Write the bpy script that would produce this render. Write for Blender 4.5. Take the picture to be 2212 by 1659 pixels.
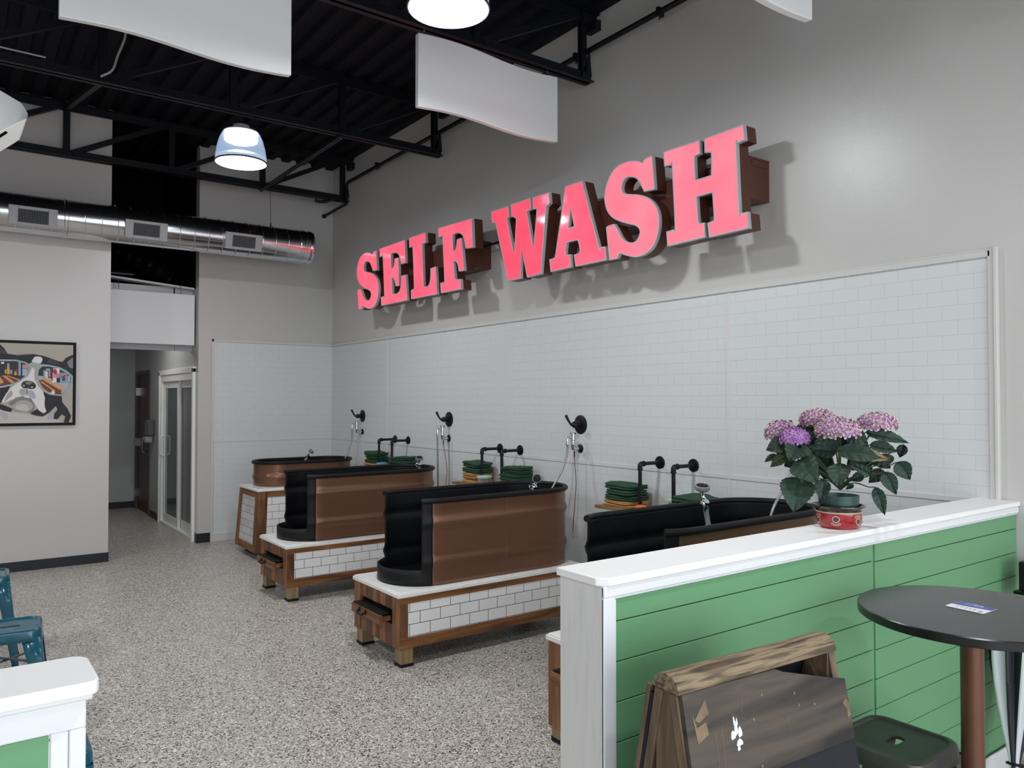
import bpy, bmesh, math, random
from mathutils import Vector, Matrix, Euler, noise
from mathutils.geometry import tessellate_polygon
random.seed(7)
for o in list(bpy.data.objects): bpy.data.objects.remove(o)
S = bpy.context.scene
COL = S.collection
PI = math.pi

# ---------------------------------------------------------------- camera
cd = bpy.data.cameras.new('camera'); cam = bpy.data.objects.new('camera', cd); COL.objects.link(cam)
cd.sensor_fit = 'HORIZONTAL'; cd.sensor_width = 36.0; cd.lens = 36.0*1665.15/2212.0
cd.clip_start = .05; cd.clip_end = 100
cam.location = (0, 0, 1.726)
cam.rotation_euler = (PI/2+.0202, 0, -.6335)
S.camera = cam
# ---------------------------------------------------------------- world, exposure
w = bpy.data.worlds.new('world'); S.world = w; w.use_nodes = True
w.node_tree.nodes['Background'].inputs[0].default_value = (.75, .85, 1, 1)
w.node_tree.nodes['Background'].inputs[1].default_value = .12
S.view_settings.view_transform = 'Standard'; S.view_settings.look = 'None'
S.view_settings.gamma = 1; S.view_settings.use_curve_mapping = False
S.view_settings.exposure = 0.2
LENS_POWER = 238.0      # emission of the high-bay lamp lenses
DAY = 112.0            # daylight entering through the shop windows behind the camera
SIGN = 1.0
def area(name, loc, rot, sx, sy, power, col):
    l = bpy.data.lights.new(name, 'AREA'); l.shape = 'RECTANGLE'; l.size = sx; l.size_y = sy
    l.energy = power; l.color = col
    o = bpy.data.objects.new(name, l); COL.objects.link(o); o.location = loc; o.rotation_euler = rot
    return o
area('daylight_window', (-1.9, -3.42, 1.7), (PI/2, 0, 0), 3.4, 2.6, DAY, (.88, .945, 1))
area('daylight_window', (2.0, -3.42, 1.7), (PI/2, 0, 0), 3.4, 2.6, DAY, (.88, .945, 1))
area('hall_light', (1.9, 10.9, 2.70), (0, 0, 0), .7, .9, 6, (1, .98, .95))

# ---------------------------------------------------------------- materials
MATS = {}
def mat(name, col, rough=.5, metal=0, bump=0, bscale=200, emit=None, estr=0, alpha=1, trans=0, coat=0, spec=.5, var=0, vscale=4):
    if name in MATS: return MATS[name]
    m = bpy.data.materials.new(name); m.use_nodes = True; nt = m.node_tree
    b = nt.nodes['Principled BSDF']
    b.inputs['Base Color'].default_value = (*col, 1); b.inputs['Roughness'].default_value = rough
    b.inputs['Metallic'].default_value = metal; b.inputs['Coat Weight'].default_value = coat
    b.inputs['Specular IOR Level'].default_value = spec
    b.inputs['Transmission Weight'].default_value = trans; b.inputs['Alpha'].default_value = alpha
    if emit: b.inputs['Emission Color'].default_value = (*emit, 1); b.inputs['Emission Strength'].default_value = estr
    tc = nt.nodes.new('ShaderNodeTexCoord')
    n = nt.nodes.new('ShaderNodeTexNoise'); n.inputs['Scale'].default_value = vscale if var else bscale
    n.inputs['Detail'].default_value = 4
    nt.links.new(tc.outputs['Object'], n.inputs['Vector'])
    if var:
        r = nt.nodes.new('ShaderNodeValToRGB')
        r.color_ramp.elements[0].position = .3; r.color_ramp.elements[1].position = .7
        r.color_ramp.elements[0].color = (*[max(0, c*(1-var)) for c in col], 1)
        r.color_ramp.elements[1].color = (*[min(1, c*(1+var)) for c in col], 1)
        nt.links.new(n.outputs['Fac'], r.inputs['Fac']); nt.links.new(r.outputs['Color'], b.inputs['Base Color'])
    if bump:
        n2 = nt.nodes.new('ShaderNodeTexNoise'); n2.inputs['Scale'].default_value = bscale
        nt.links.new(tc.outputs['Object'], n2.inputs['Vector'])
        bp = nt.nodes.new('ShaderNodeBump'); bp.inputs['Strength'].default_value = bump; bp.inputs['Distance'].default_value = .002
        nt.links.new(n2.outputs['Fac'], bp.inputs['Height']); nt.links.new(bp.outputs['Normal'], b.inputs['Normal'])
    MATS[name] = m
    return m
def brick(name, u, v, bw, rh, mortar, ca, cb, cm, rough, u0=0, v0=0, offset=.5, bump=.3, spec=.5):
    """tile pattern read on object axes u and v"""
    if name in MATS: return MATS[name]
    m = bpy.data.materials.new(name); m.use_nodes = True; nt = m.node_tree; b = nt.nodes['Principled BSDF']
    tc = nt.nodes.new('ShaderNodeTexCoord'); sp = nt.nodes.new('ShaderNodeSeparateXYZ'); cb_ = nt.nodes.new('ShaderNodeCombineXYZ')
    nt.links.new(tc.outputs['Object'], sp.inputs[0])
    for k, (ax, off) in enumerate(((u, u0), (v, v0))):
        a = nt.nodes.new('ShaderNodeMath'); a.operation = 'SUBTRACT'; a.inputs[1].default_value = off
        nt.links.new(sp.outputs['XYZ'.index(ax)], a.inputs[0]); nt.links.new(a.outputs[0], cb_.inputs[k])
    t = nt.nodes.new('ShaderNodeTexBrick'); t.offset = offset
    t.inputs['Scale'].default_value = 1; t.inputs['Mortar Size'].default_value = mortar; t.inputs['Mortar Smooth'].default_value = .1
    t.inputs['Brick Width'].default_value = bw; t.inputs['Row Height'].default_value = rh
    t.inputs['Color1'].default_value = (*ca, 1); t.inputs['Color2'].default_value = (*cb, 1); t.inputs['Mortar'].default_value = (*cm, 1)
    nt.links.new(cb_.outputs[0], t.inputs['Vector']); nt.links.new(t.outputs['Color'], b.inputs['Base Color'])
    bp = nt.nodes.new('ShaderNodeBump'); bp.invert = True; bp.inputs['Strength'].default_value = bump; bp.inputs['Distance'].default_value = .002
    nt.links.new(t.outputs['Fac'], bp.inputs['Height']); nt.links.new(bp.outputs['Normal'], b.inputs['Normal'])
    b.inputs['Roughness'].default_value = rough; b.inputs['Specular IOR Level'].default_value = spec
    MATS[name] = m
    return m
def wood(name, cols, axis='X', rough=.45, scale=6, bump=.15, coat=0, plank=None):
    """grain runs along the given object axis"""
    if name in MATS: return MATS[name]
    m = bpy.data.materials.new(name); m.use_nodes = True; nt = m.node_tree; b = nt.nodes['Principled BSDF']
    tc = nt.nodes.new('ShaderNodeTexCoord'); mp = nt.nodes.new('ShaderNodeMapping')
    s = [scale*4]*3; s['XYZ'.index(axis)] = scale*.35; mp.inputs['Scale'].default_value = s
    oi = nt.nodes.new('ShaderNodeObjectInfo'); ad = nt.nodes.new('ShaderNodeVectorMath'); ad.operation = 'ADD'
    mu = nt.nodes.new('ShaderNodeMath'); mu.operation = 'MULTIPLY'; mu.inputs[1].default_value = 13.0
    nt.links.new(oi.outputs['Random'], mu.inputs[0])
    nt.links.new(tc.outputs['Object'], ad.inputs[0]); nt.links.new(mu.outputs[0], ad.inputs[1]); nt.links.new(ad.outputs[0], mp.inputs[0])
    n = nt.nodes.new('ShaderNodeTexNoise'); n.inputs['Scale'].default_value = 1.0; n.inputs['Detail'].default_value = 6; n.inputs['Distortion'].default_value = .6
    nt.links.new(mp.outputs[0], n.inputs['Vector'])
    r = nt.nodes.new('ShaderNodeValToRGB'); e = r.color_ramp.elements
    while len(e) < len(cols): e.new(.5)
    for k, c in enumerate(cols): e[k].position = .28+.44*k/(len(cols)-1); e[k].color = (*c, 1)
    nt.links.new(n.outputs['Fac'], r.inputs['Fac']); colout = r.outputs['Color']
    if plank:  # each board its own tone
        sp = nt.nodes.new('ShaderNodeSeparateXYZ'); nt.links.new(tc.outputs['Object'], sp.inputs[0])
        dv = nt.nodes.new('ShaderNodeMath'); dv.operation = 'DIVIDE'; dv.inputs[1].default_value = plank[1]
        ao = nt.nodes.new('ShaderNodeMath'); ao.operation = 'ADD'; ao.inputs[1].default_value = .3345; nt.links.new(sp.outputs['XYZ'.index(plank[0])], ao.inputs[0]); nt.links.new(ao.outputs[0], dv.inputs[0])
        fl = nt.nodes.new('ShaderNodeMath'); fl.operation = 'FLOOR'; nt.links.new(dv.outputs[0], fl.inputs[0])
        wn = nt.nodes.new('ShaderNodeTexWhiteNoise'); wn.noise_dimensions = '1D'; nt.links.new(fl.outputs[0], wn.inputs['W'])
        mr = nt.nodes.new('ShaderNodeMapRange'); mr.inputs[3].default_value = .6; mr.inputs[4].default_value = 1.35; nt.links.new(wn.outputs['Value'], mr.inputs[0])
        mm = nt.nodes.new('ShaderNodeVectorMath'); mm.operation = 'MULTIPLY'; nt.links.new(colout, mm.inputs[0]); nt.links.new(mr.outputs[0], mm.inputs[1]); colout = mm.outputs[0]
    nt.links.new(colout, b.inputs['Base Color'])
    bp = nt.nodes.new('ShaderNodeBump'); bp.inputs['Strength'].default_value = bump; bp.inputs['Distance'].default_value = .003
    nt.links.new(n.outputs['Fac'], bp.inputs['Height']); nt.links.new(bp.outputs['Normal'], b.inputs['Normal'])
    b.inputs['Roughness'].default_value = rough; b.inputs['Coat Weight'].default_value = coat
    MATS[name] = m
    return m
def floor_mat():
    m = bpy.data.materials.new('flake_floor'); m.use_nodes = True; nt = m.node_tree; b = nt.nodes['Principled BSDF']
    tc = nt.nodes.new('ShaderNodeTexCoord')
    def layer(scale, stops):
        v = nt.nodes.new('ShaderNodeTexVoronoi'); v.inputs['Scale'].default_value = scale; v.inputs['Randomness'].default_value = 1
        nt.links.new(tc.outputs['Object'], v.inputs['Vector'])
        sp = nt.nodes.new('ShaderNodeSeparateColor'); nt.links.new(v.outputs['Color'], sp.inputs[0])
        r = nt.nodes.new('ShaderNodeValToRGB'); r.color_ramp.interpolation = 'CONSTANT'; e = r.color_ramp.elements
        while len(e) < len(stops): e.new(.5)
        for k, (p, c) in enumerate(stops): e[k].position = p; e[k].color = (*c, 1)
        nt.links.new(sp.outputs[0], r.inputs[0]); return r, sp
    a, _ = layer(95, [(0, (.05, .045, .042)), (.13, (.36, .325, .28)), (.36, (.49, .445, .395)), (.64, (.64, .60, .55)), (.84, (.86, .83, .79)), (.93, (.16, .115, .08))])
    c, s2 = layer(165, [(0, (.035, .032, .030)), (.12, (.42, .38, .33)), (.5, (.58, .535, .48)), (.8, (.84, .81, .77)), (.94, (.13, .09, .065))])
    mx = nt.nodes.new('ShaderNodeMix'); mx.data_type = 'RGBA'
    gt = nt.nodes.new('ShaderNodeMath'); gt.operation = 'GREATER_THAN'; gt.inputs[1].default_value = .5
    nt.links.new(s2.outputs[1], gt.inputs[0]); nt.links.new(gt.outputs[0], mx.inputs[0])
    nt.links.new(a.outputs[0], mx.inputs[6]); nt.links.new(c.outputs[0], mx.inputs[7])
    nt.links.new(mx.outputs[2], b.inputs['Base Color'])
    b.inputs['Roughness'].default_value = .36
    return m
M_floor = floor_mat()
M_paint = mat('grey_wall_paint', (.585, .565, .545), .31, bump=.25, bscale=160, spec=.5)
M_paint2 = mat('hall_wall_paint', (.52, .525, .53), .35, bump=.2, bscale=120)
M_trim = mat('white_trim_paint', (.64, .63, .605), .4)
M_black = mat('black_ceiling_paint', (.005, .006, .010), .7, spec=.2)
M_steel = mat('black_painted_steel', (.006, .007, .011), .5, spec=.3)
M_base = mat('black_rubber_base', (.012, .013, .018), .45)
M_frpR = brick('printed_tile_right', 'Y', 'Z', .1524, .0762, .0009, (.70, .715, .715), (.695, .71, .71), (.50, .51, .51), .28, 1.895, 2.362-.0762*30, bump=.1)
M_frpB = brick('printed_tile_back', 'X', 'Z', .1524, .0762, .0009, (.70, .715, .715), (.695, .71, .71), (.52, .53, .53), .28, 2.6, 2.362-.0762*30, bump=.1)
M_seam = mat('pvc_strip', (.70, .69, .71), .35)
M_white = mat('white_gloss', (.88, .88, .86), .35)
M_capw = mat('white_cap', (.93, .92, .90), .35, bump=.15, bscale=60)
M_trimb = mat('white_moulding', (.80, .81, .83), .35)
M_counter = mat('white_stone', (.90, .89, .87), .25, var=.03, vscale=9)
M_green = mat('green_shiplap', (.137, .328, .162), .42, bump=.12, bscale=30)
M_woodX = wood('stained_wood_x', [(.085, .030, .011), (.20, .082, .028), (.34, .155, .055)], 'X')
M_woodZ = wood('stained_wood_z', [(.075, .027, .011), (.19, .078, .028), (.32, .145, .052)], 'Z', plank=('Y', .0957))
M_woodY = wood('stained_wood_y', [(.085, .030, .011), (.20, .082, .028), (.34, .155, .055)], 'Y')
M_leg = wood('treated_post', [(.16, .105, .048), (.27, .185, .090), (.36, .26, .13)], 'Z')
M_tileX = brick('subway_tile_x', 'X', 'Z', .1545, .0775, .0019, (.90, .895, .89), (.86, .86, .86), (.03, .03, .035), .22, .155, .192, bump=.5)
M_tileY = brick('subway_tile_y', 'Y', 'Z', .1545, .0775, .0019, (.78, .78, .785), (.70, .70, .705), (.03, .03, .035), .22, .02, .192, bump=.5)
M_copper = mat('copper_paint', (.215, .106, .062), .31, metal=.55, bump=.04, bscale=25, coat=.1)
M_liner = mat('black_liner', (.004, .0045, .006), .5, bump=.5, bscale=140, spec=.3)
M_rubber = mat('black_rubber', (.0065, .0065, .0075), .5, bump=.4, bscale=90, spec=.28)
M_iron = mat('black_iron', (.005, .005, .006), .4, spec=.35)
M_chrome = mat('chrome', (.72, .72, .73), .12, metal=1)
M_hose = mat('braided_hose', (.33, .33, .33), .35, metal=.8, bump=.6, bscale=400)
M_grip = mat('grey_grip', (.22, .225, .23), .5)
M_leash = mat('red_cable', (.28, .12, .11), .4)
M_galv = mat('galvanised_steel', (.66, .67, .69), .18, metal=1, var=.1, vscale=3)
M_grille = mat('register_paint', (.37, .37, .38), .45)
M_dark = mat('dark_void', (.003, .0035, .006), .8, spec=.1)
M_can = mat('brown_letter_return', (.085, .024, .014), .42)
M_ltrim = mat('grey_letter_trim', (.42, .44, .46), .4)
M_baffle = mat('white_baffle', (.84, .84, .84), .6, bump=.15, bscale=200)
M_towg = mat('green_towel', (.020, .072, .037), .95, bump=.9, bscale=500)
M_towt = mat('tan_towel', (.50, .265, .085), .95, bump=.9, bscale=500)
M_shelf = wood('rustic_board', [(.10, .05, .02), (.27, .15, .065), (.44, .29, .14)], 'Y', rough=.7)
M_teal = mat('teal_metal', (.008, .095, .145), .22, coat=.3)
M_gun = mat('gunmetal', (.085, .085, .08), .40, metal=.45, var=.25, vscale=5, spec=.4)
M_tabletop = mat('black_table_laminate', (.010, .011, .011), .26, spec=.45)
M_pole = mat('bronze_pole', (.165, .075, .048), .34, metal=.5)
M_glass = mat('clear_glass', (.8, .9, .88), .05, trans=1, spec=.5)

# ---------------------------------------------------------------- mesh building
class MB:
    def __init__(s): s.bm = bmesh.new(); s.sharp = 40
    def face(s, vs, mi=0):
        try: f = s.bm.faces.new(vs); f.material_index = mi; return f
        except ValueError: return None
    def v(s, p): return s.bm.verts.new(p)
    def box(s, x0, x1, y0, y1, z0, z1, mi=0):
        c = [s.v((x, y, z)) for z in (z0, z1) for y in (y0, y1) for x in (x0, x1)]
        for q in ((0, 2, 3, 1), (4, 5, 7, 6), (0, 1, 5, 4), (2, 6, 7, 3), (0, 4, 6, 2), (1, 3, 7, 5)): s.face([c[i] for i in q], mi)
        return s
    def hexa(s, b, t, mi=0):
        """frustum: four bottom points and four top points, both counter-clockwise from above"""
        b = [s.v(p) for p in b]; t = [s.v(p) for p in t]
        s.face(b[::-1], mi); s.face(t, mi)
        for i in range(4): s.face([b[i], b[(i+1) % 4], t[(i+1) % 4], t[i]], mi)
        return s
    def obox(s, c, ax, ay, az, mi=0):
        """box from centre and three half-axis vectors"""
        c, ax, ay, az = map(Vector, (c, ax, ay, az))
        b = [c-ax-ay-az, c+ax-ay-az, c+ax+ay-az, c-ax+ay-az]; return s.hexa(b, [p+2*az for p in b], mi)
    def bar(s, p0, p1, w, h, up=(0, 0, 1), mi=0):
        p0, p1 = Vector(p0), Vector(p1); d = p1-p0; n = d.normalized(); a = n.cross(Vector(up)).normalized(); u = a.cross(n)
        return s.obox((p0+p1)/2, d/2, a*w/2, u*h/2, mi)
    def tube(s, pts, r, seg=12, closed=False, cap=True, mi=0):
        pts = [Vector(p) for p in pts]; n = len(pts); rs = r if isinstance(r, (list, tuple)) else [r]*n
        rings = []; prev = None
        for i, p in enumerate(pts):
            a = pts[i-1] if (i > 0 or closed) else p; b = pts[(i+1) % n] if (i < n-1 or closed) else p
            t = (b-a).normalized() if (b-a).length > 1e-9 else Vector((0, 0, 1))
            if prev is None:
                u = t.orthogonal().normalized()
                if abs(t.z) < .9: u = (Vector((0, 0, 1))-t*t.z).normalized()
            else: u = (prev-t*prev.dot(t)); u = u.normalized() if u.length > 1e-6 else t.orthogonal().normalized()
            prev = u; w_ = t.cross(u)
            rings.append([s.v(p+(u*math.cos(2*PI*k/seg)+w_*math.sin(2*PI*k/seg))*rs[i]) for k in range(seg)])
        for i in range(n if closed else n-1):
            A, B = rings[i], rings[(i+1) % n]
            for k in range(seg): s.face([A[k], A[(k+1) % seg], B[(k+1) % seg], B[k]], mi)
        if cap and not closed: s.face(rings[0][::-1], mi); s.face(rings[-1], mi)
        return s
    def lathe(s, prof, seg=24, c=(0, 0, 0), axis='Z', cap=True, mi=0, rot=None):
        c = Vector(c); rings = []
        def P(r, z, a):
            x, y = r*math.cos(a), r*math.sin(a)
            p = {'Z': Vector((x, y, z)), 'X': Vector((z, x, y)), 'Y': Vector((y, z, x))}[axis]
            return c+(rot @ p if rot else p)
        for r, z in prof: rings.append([s.v(P(max(r, 1e-5), z, 2*PI*k/seg)) for k in range(seg)])
        for A, B in zip(rings, rings[1:]):
            for k in range(seg): s.face([A[k], A[(k+1) % seg], B[(k+1) % seg], B[k]], mi)
        if cap:
            s.face(rings[0][::-1], mi); s.face(rings[-1], mi)
        return s
    def prism(s, poly, f, h0, h1, holes=(), mi=0, sides=True, ends=(True, True)):
        """poly of (u,v) mapped to 3D by f(u,v,h)"""
        loops = [list(poly)]+[list(h) for h in holes]
        flat = [p for l in loops for p in l]
        tris = tessellate_polygon([[Vector((a, b, 0)) for a, b in l] for l in loops])
        lo = [s.v(f(a, b, h0)) for a, b in flat]; hi = [s.v(f(a, b, h1)) for a, b in flat]
        for t in tris:
            if ends[0]: s.face([lo[i] for i in t], mi)
            if ends[1]: s.face([hi[i] for i in t[::-1]], mi)
        if sides:
            k = 0
            for l in loops:
                n = len(l)
                for i in range(n): a, b = k+i, k+(i+1) % n; s.face([lo[a], lo[b], hi[b], hi[a]], mi)
                k += n
        return s
    def grid(s, F, nu, nv, cu=False, cv=False, mi=0, keep=None):
        G = [[s.v(F(i, j)) for j in range(nv)] for i in range(nu)]
        for i in range(nu if cu else nu-1):
            for j in range(nv if cv else nv-1):
                if keep and not keep(i, j): continue
                s.face([G[i][j], G[(i+1) % nu][j], G[(i+1) % nu][(j+1) % nv], G[i][(j+1) % nv]], mi)
        return s
    def build(s, name, mats, parent=None, world=False, bevel=0, smooth=True, subsurf=0, solid=0, label=None, fixn=True):
        if not isinstance(mats, (list, tuple)): mats = [mats]
        loose = [v for v in s.bm.verts if not v.link_faces]
        for v in loose: s.bm.verts.remove(v)
        if fixn: bmesh.ops.recalc_face_normals(s.bm, faces=s.bm.faces)
        me = bpy.data.meshes.new(name); s.bm.to_mesh(me); s.bm.free()
        if world and parent: me.transform(MW.get(parent.name, Matrix()).inverted())
        for m in mats: me.materials.append(m)
        if smooth:
            for p in me.polygons: p.use_smooth = True
            me.set_sharp_from_angle(angle=math.radians(s.sharp))
        o = bpy.data.objects.new(name, me); COL.objects.link(o)
        if parent: o.parent = parent; MW[o.name] = MW.get(parent.name, Matrix()).copy()
        if solid: q = o.modifiers.new('solid', 'SOLIDIFY'); q.thickness = solid; q.offset = -1
        if bevel:
            q = o.modifiers.new('bevel', 'BEVEL'); q.width = bevel; q.segments = 2; q.limit_method = 'ANGLE'; q.angle_limit = math.radians(35)
        if subsurf: q = o.modifiers.new('sub', 'SUBSURF'); q.levels = subsurf; q.render_levels = subsurf
        if label: o['label'] = label
        return o
MW = {}
def tag(o, label, cat, group=None, kind=None):
    o['label'] = label; o['category'] = cat
    if group: o['group'] = group
    if kind: o['kind'] = kind
    return o
def thing(name, label, cat, loc=(0, 0, 0), rz=0, group=None):
    o = bpy.data.objects.new(name, None); COL.objects.link(o); o.empty_display_size = .1
    o.location = loc; o.rotation_euler = (0, 0, rz)
    MW[o.name] = Matrix.Translation(loc) @ Matrix.Rotation(rz, 4, 'Z')
    return tag(o, label, cat, group)
def struct(o): o['kind'] = 'structure'; return o
def dup(src, loc=None, rz=None, label=None, parent=None):
    c = src.copy(); COL.objects.link(c)
    if parent: c.parent = parent
    if loc is not None: c.location = loc
    if rz is not None: c.rotation_euler = (0, 0, rz)
    if label: c['label'] = label
    for ch in src.children: dup(ch, parent=c)
    return c
def smooth_path(pts, n=8):
    """Catmull-Rom through the points"""
    P = [Vector(p) for p in pts]; P = [2*P[0]-P[1]]+P+[2*P[-1]-P[-2]]; out = []
    for i in range(1, len(P)-2):
        for k in range(n):
            t = k/n; a, b, c, d = P[i-1:i+3]
            out.append(.5*((2*b)+(c-a)*t+(2*a-5*b+4*c-d)*t*t+(3*b-a-3*c+d)*t**3))
    out.append(P[-2]); return out

# ================================================================ SETTING
W, YB, ZC = 4.167, 9.744, 4.80
struct(MB().box(-6, 4.4, -3.6, 14, -.1, 0).build('floor', M_floor, smooth=False))
wr = struct(MB().box(W, W+.15, -3.6, YB+.15, 0, ZC+.1).build('wall_right', M_paint, smooth=False))
wb = struct(MB().box(2.455, W, YB, YB+.15, 0, ZC+.1).build('wall_back', M_paint, smooth=False))
struct(MB().box(-6, 1.413, 9.2, 9.35, 0, ZC+.1).build('wall_back_left', M_paint, smooth=False))
struct(MB().box(1.263, 1.413, 9.35, 13.6, 0, 3.08).build('wall_hall_left', M_paint2, smooth=False))
struct(MB().box(-6.15, -6, -3.6, 9.2, 0, ZC+.1).build('wall_left', M_paint, smooth=False))
# front wall of the shop, behind the camera, with two window openings
b = MB()
b.box(-6, -3.6, -3.6, -3.5, 0, ZC); b.box(-.2, .3, -3.6, -3.5, 0, ZC); b.box(3.7, W, -3.6, -3.5, 0, ZC)
for x0, x1 in ((-3.6, -.2), (.3, 3.7)): b.box(x0, x1, -3.6, -3.5, 0, .4); b.box(x0, x1, -3.6, -3.5, 3.0, ZC)
struct(b.build('wall_front', M_paint, smooth=False))
# corrugated steel deck
b = MB(); prof = []
x = -6.0
while x < 4.3:
    prof += [(x, .045), (x+.045, .045), (x+.065, 0), (x+.155, 0), (x+.175, .045)]; x += .2
rows = [[b.v((px, y, ZC+pz)) for px, pz in prof] for y in (-3.6, 14)]
for i in range(len(prof)-1): b.face([rows[0][i], rows[0][i+1], rows[1][i+1], rows[1][i]])
b.box(-6, 4.3, -3.6, 14, ZC+.06, ZC+.12)
b.sharp = 20
struct(b.build('ceiling', M_black, fixn=False))
# printed tile sheets, their joint strips and the trim round them
t = struct(MB().box(W-.006, W, 1.6735, YB, 0, 2.433).build('tile_sheet', M_frpR, wr, smooth=False)); del t['kind']
b = MB()
for y in (8.138, 5.693, 3.248):
    b.box(W-.010, W-.004, y-.017, y+.017, 1.232, 2.433); b.box(W-.010, W-.004, y-.012, y+.012, 0, 1.205)
b.box(W-.012, W-.004, 1.6735, YB, 1.206, 1.232)
b.build('joint_strip', M_seam, wr, smooth=False)
MB().box(2.632, W-.006, YB-.006, YB, .09, 2.433).build('tile_sheet', M_frpB, wb, smooth=False)
MB().box(2.632, W-.008, YB-.012, YB-.004, 1.206, 1.228).build('joint_strip', M_seam, wb, smooth=False)
def moulding(name, seg_boxes):
    b = MB()
    for q in seg_boxes: b.box(*q)
    return struct(b.build(name, M_trim, bevel=.003))
moulding('trim_1', [(W-.020, W, 1.66, YB-.02, 2.433, 2.466), (W-.013, W, 1.648, YB-.013, 2.466, 2.477)])
moulding('trim_2', [(W-.020, W, 1.642, 1.6735, 0, 2.470), (W-.030, W, 1.628, 1.645, 0, 2.478)])
moulding('trim_3', [(2.605, W-.02, YB-.020, YB, 2.433, 2.466), (2.600, W-.013, YB-.013, YB, 2.466, 2.477)])
moulding('trim_4', [(2.606, 2.632, YB-.020, YB, 0, 2.466)])
moulding('trim_5', [(2.632, W-.006, YB-.016, YB, 0, .098)])
struct(MB().box(-6, 1.419, 9.192, 9.2, 0, .1).box(1.413, 1.419, 9.2, 13.5, 0, .1).build('baseboard_left', M_base, bevel=.003))
struct(MB().box(2.449, 2.604, YB-.008, YB, 0, .112).box(2.447, 2.455, YB-.008, YB+.085, 0, .112).build('baseboard_back', M_base, bevel=.003))

# ---------------------------------------------------------------- hall
HX = 2.455
b = MB()
b.box(HX, HX+.12, YB+.15, 9.90, 0, 3.08); b.box(HX, HX+.12, 11.70, 12.46, 0, 3.08); b.box(HX, HX+.12, 13.50, 13.6, 0, 3.08)
b.box(HX, HX+.12, 9.90, 11.70, 2.06, 3.08); b.box(HX, HX+.12, 12.46, 13.50, 2.17, 3.08)
struct(b.build('wall_hall_right', M_paint2, smooth=False))
struct(MB().box(1.413, HX+.5, 13.6, 13.7, 0, 3.08).build('wall_hall_back', M_paint2, smooth=False))
struct(MB().box(1.413, HX, 13.588, 13.6, 0, .1).box(HX-.006, HX, 11.76, 12.40, 0, .1).build('baseboard_hall', M_base, bevel=.003))
struct(MB().box(1.413, HX, 10.12, 13.6, 2.78, 2.83).build('ceiling_hall', M_trim, smooth=False))
b = MB(); b.box(1.413, 2.235, 10.05, 10.11, 2.325, 3.10); b.box(2.252, HX, 10.05, 10.11, 2.325, 3.10)
struct(b.build('wall_hall_header', M_paint2, smooth=False))
b = MB(); b.hexa([(1.413, 9.95, 3.16), (HX, 9.95, 3.075), (HX, 10.12, 3.075), (1.413, 10.12, 3.16)], [(1.413, 9.95, 3.18), (HX, 9.95, 3.10), (HX, 10.12, 3.10), (1.413, 10.12, 3.18)])
struct(b.build('trim_6', M_trim, smooth=False))
struct(MB().box(.9, 4.4, 11.6, 11.7, 3.1, ZC+.1).box(HX, HX+.1, YB+.15, 11.6, 3.1, ZC+.1).box(1.313, 1.413, 9.35, 11.6, 3.1, ZC+.1).build('wall_hall_upper', M_dark, smooth=False))
# door with steel frame
d1 = struct(MB().box(HX+.02, HX+.06, 12.52, 13.44, .01, 2.11).build('door_1', wood('dark_door_veneer', [(.055, .024, .016), (.10, .045, .03), (.13, .06, .04)], 'Z', scale=3, bump=.03), smooth=False))
MB().box(HX-.012, HX+.06, 12.46, 12.52, 0, 2.17).box(HX-.012, HX+.06, 13.44, 13.50, 0, 2.17).box(HX-.012, HX+.06, 12.52, 13.44, 2.11, 2.17).build('door_frame', mat('dark_frame', (.07, .068, .066), .4), d1, bevel=.003)
for z in (.25, 1.05, 1.85): MB().box(HX-.014, HX+.03, 13.425, 13.462, z-.06, z+.06).build('hinge', M_chrome, d1)
MB().tube(smooth_path([(HX+.02, 12.60, .94), (HX-.06, 12.60, .95), (HX-.065, 12.60, 1.05), (HX-.06, 12.60, 1.15), (HX+.02, 12.60, 1.16)], 5), .011, 8).build('door_handle', M_chrome, d1)
# sliding glass door
d2 = thing('door_2', 'white framed sliding glass door on the right wall of the hall', 'door', (HX, 10.8, 0)); d2['kind'] = 'structure'
b = MB(); b.box(HX-.02, HX+.1, 9.90, 9.98, 0, 2.06); b.box(HX-.02, HX+.1, 11.62, 11.70, 0, 2.06); b.box(HX-.02, HX+.1, 9.98, 11.62, 1.97, 2.06); b.box(HX-.02, HX+.1, 9.98, 11.62, 0, .04)
b.box(HX-.035, HX, 9.86, 9.92, 0, 2.11); b.box(HX-.035, HX, 11.68, 11.74, 0, 2.11); b.box(HX-.035, HX, 9.86, 11.74, 2.06, 2.13)
b.build('door_frame', M_white, d2, world=True, bevel=.004)
for k, (y0, y1, x0) in enumerate(((9.99, 10.86, HX+.05), (10.76, 11.61, HX+.01))):
    b = MB(); b.box(x0, x0+.035, y0, y0+.07, .04, 1.97); b.box(x0, x0+.035, y1-.07, y1, .04, 1.97); b.box(x0, x0+.035, y0+.07, y1-.07, .04, .15); b.box(x0, x0+.035, y0+.07, y1-.07, 1.88, 1.97)
    p = b.build('sliding_panel', M_white, d2, world=True, bevel=.003)
    MB().box(x0+.012, x0+.022, y0+.07, y1-.07, .15, 1.88).build('pane', mat('frosted_blind', (.20, .20, .205), .35) if k == 0 else mat('tinted_pane', (.09, .13, .12), .08), p, world=True, smooth=False)
    yh = y1-.03 if k == 0 else y0+.035
    if k: MB().tube(smooth_path([(x0, y1-.035, .95), (x0-.045, y1-.035, .97), (x0-.05, y1-.035, 1.08), (x0-.045, y1-.035, 1.2), (x0, y1-.035, 1.22)], 5), .012, 8).build('door_handle', M_white, p, world=True)
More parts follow.
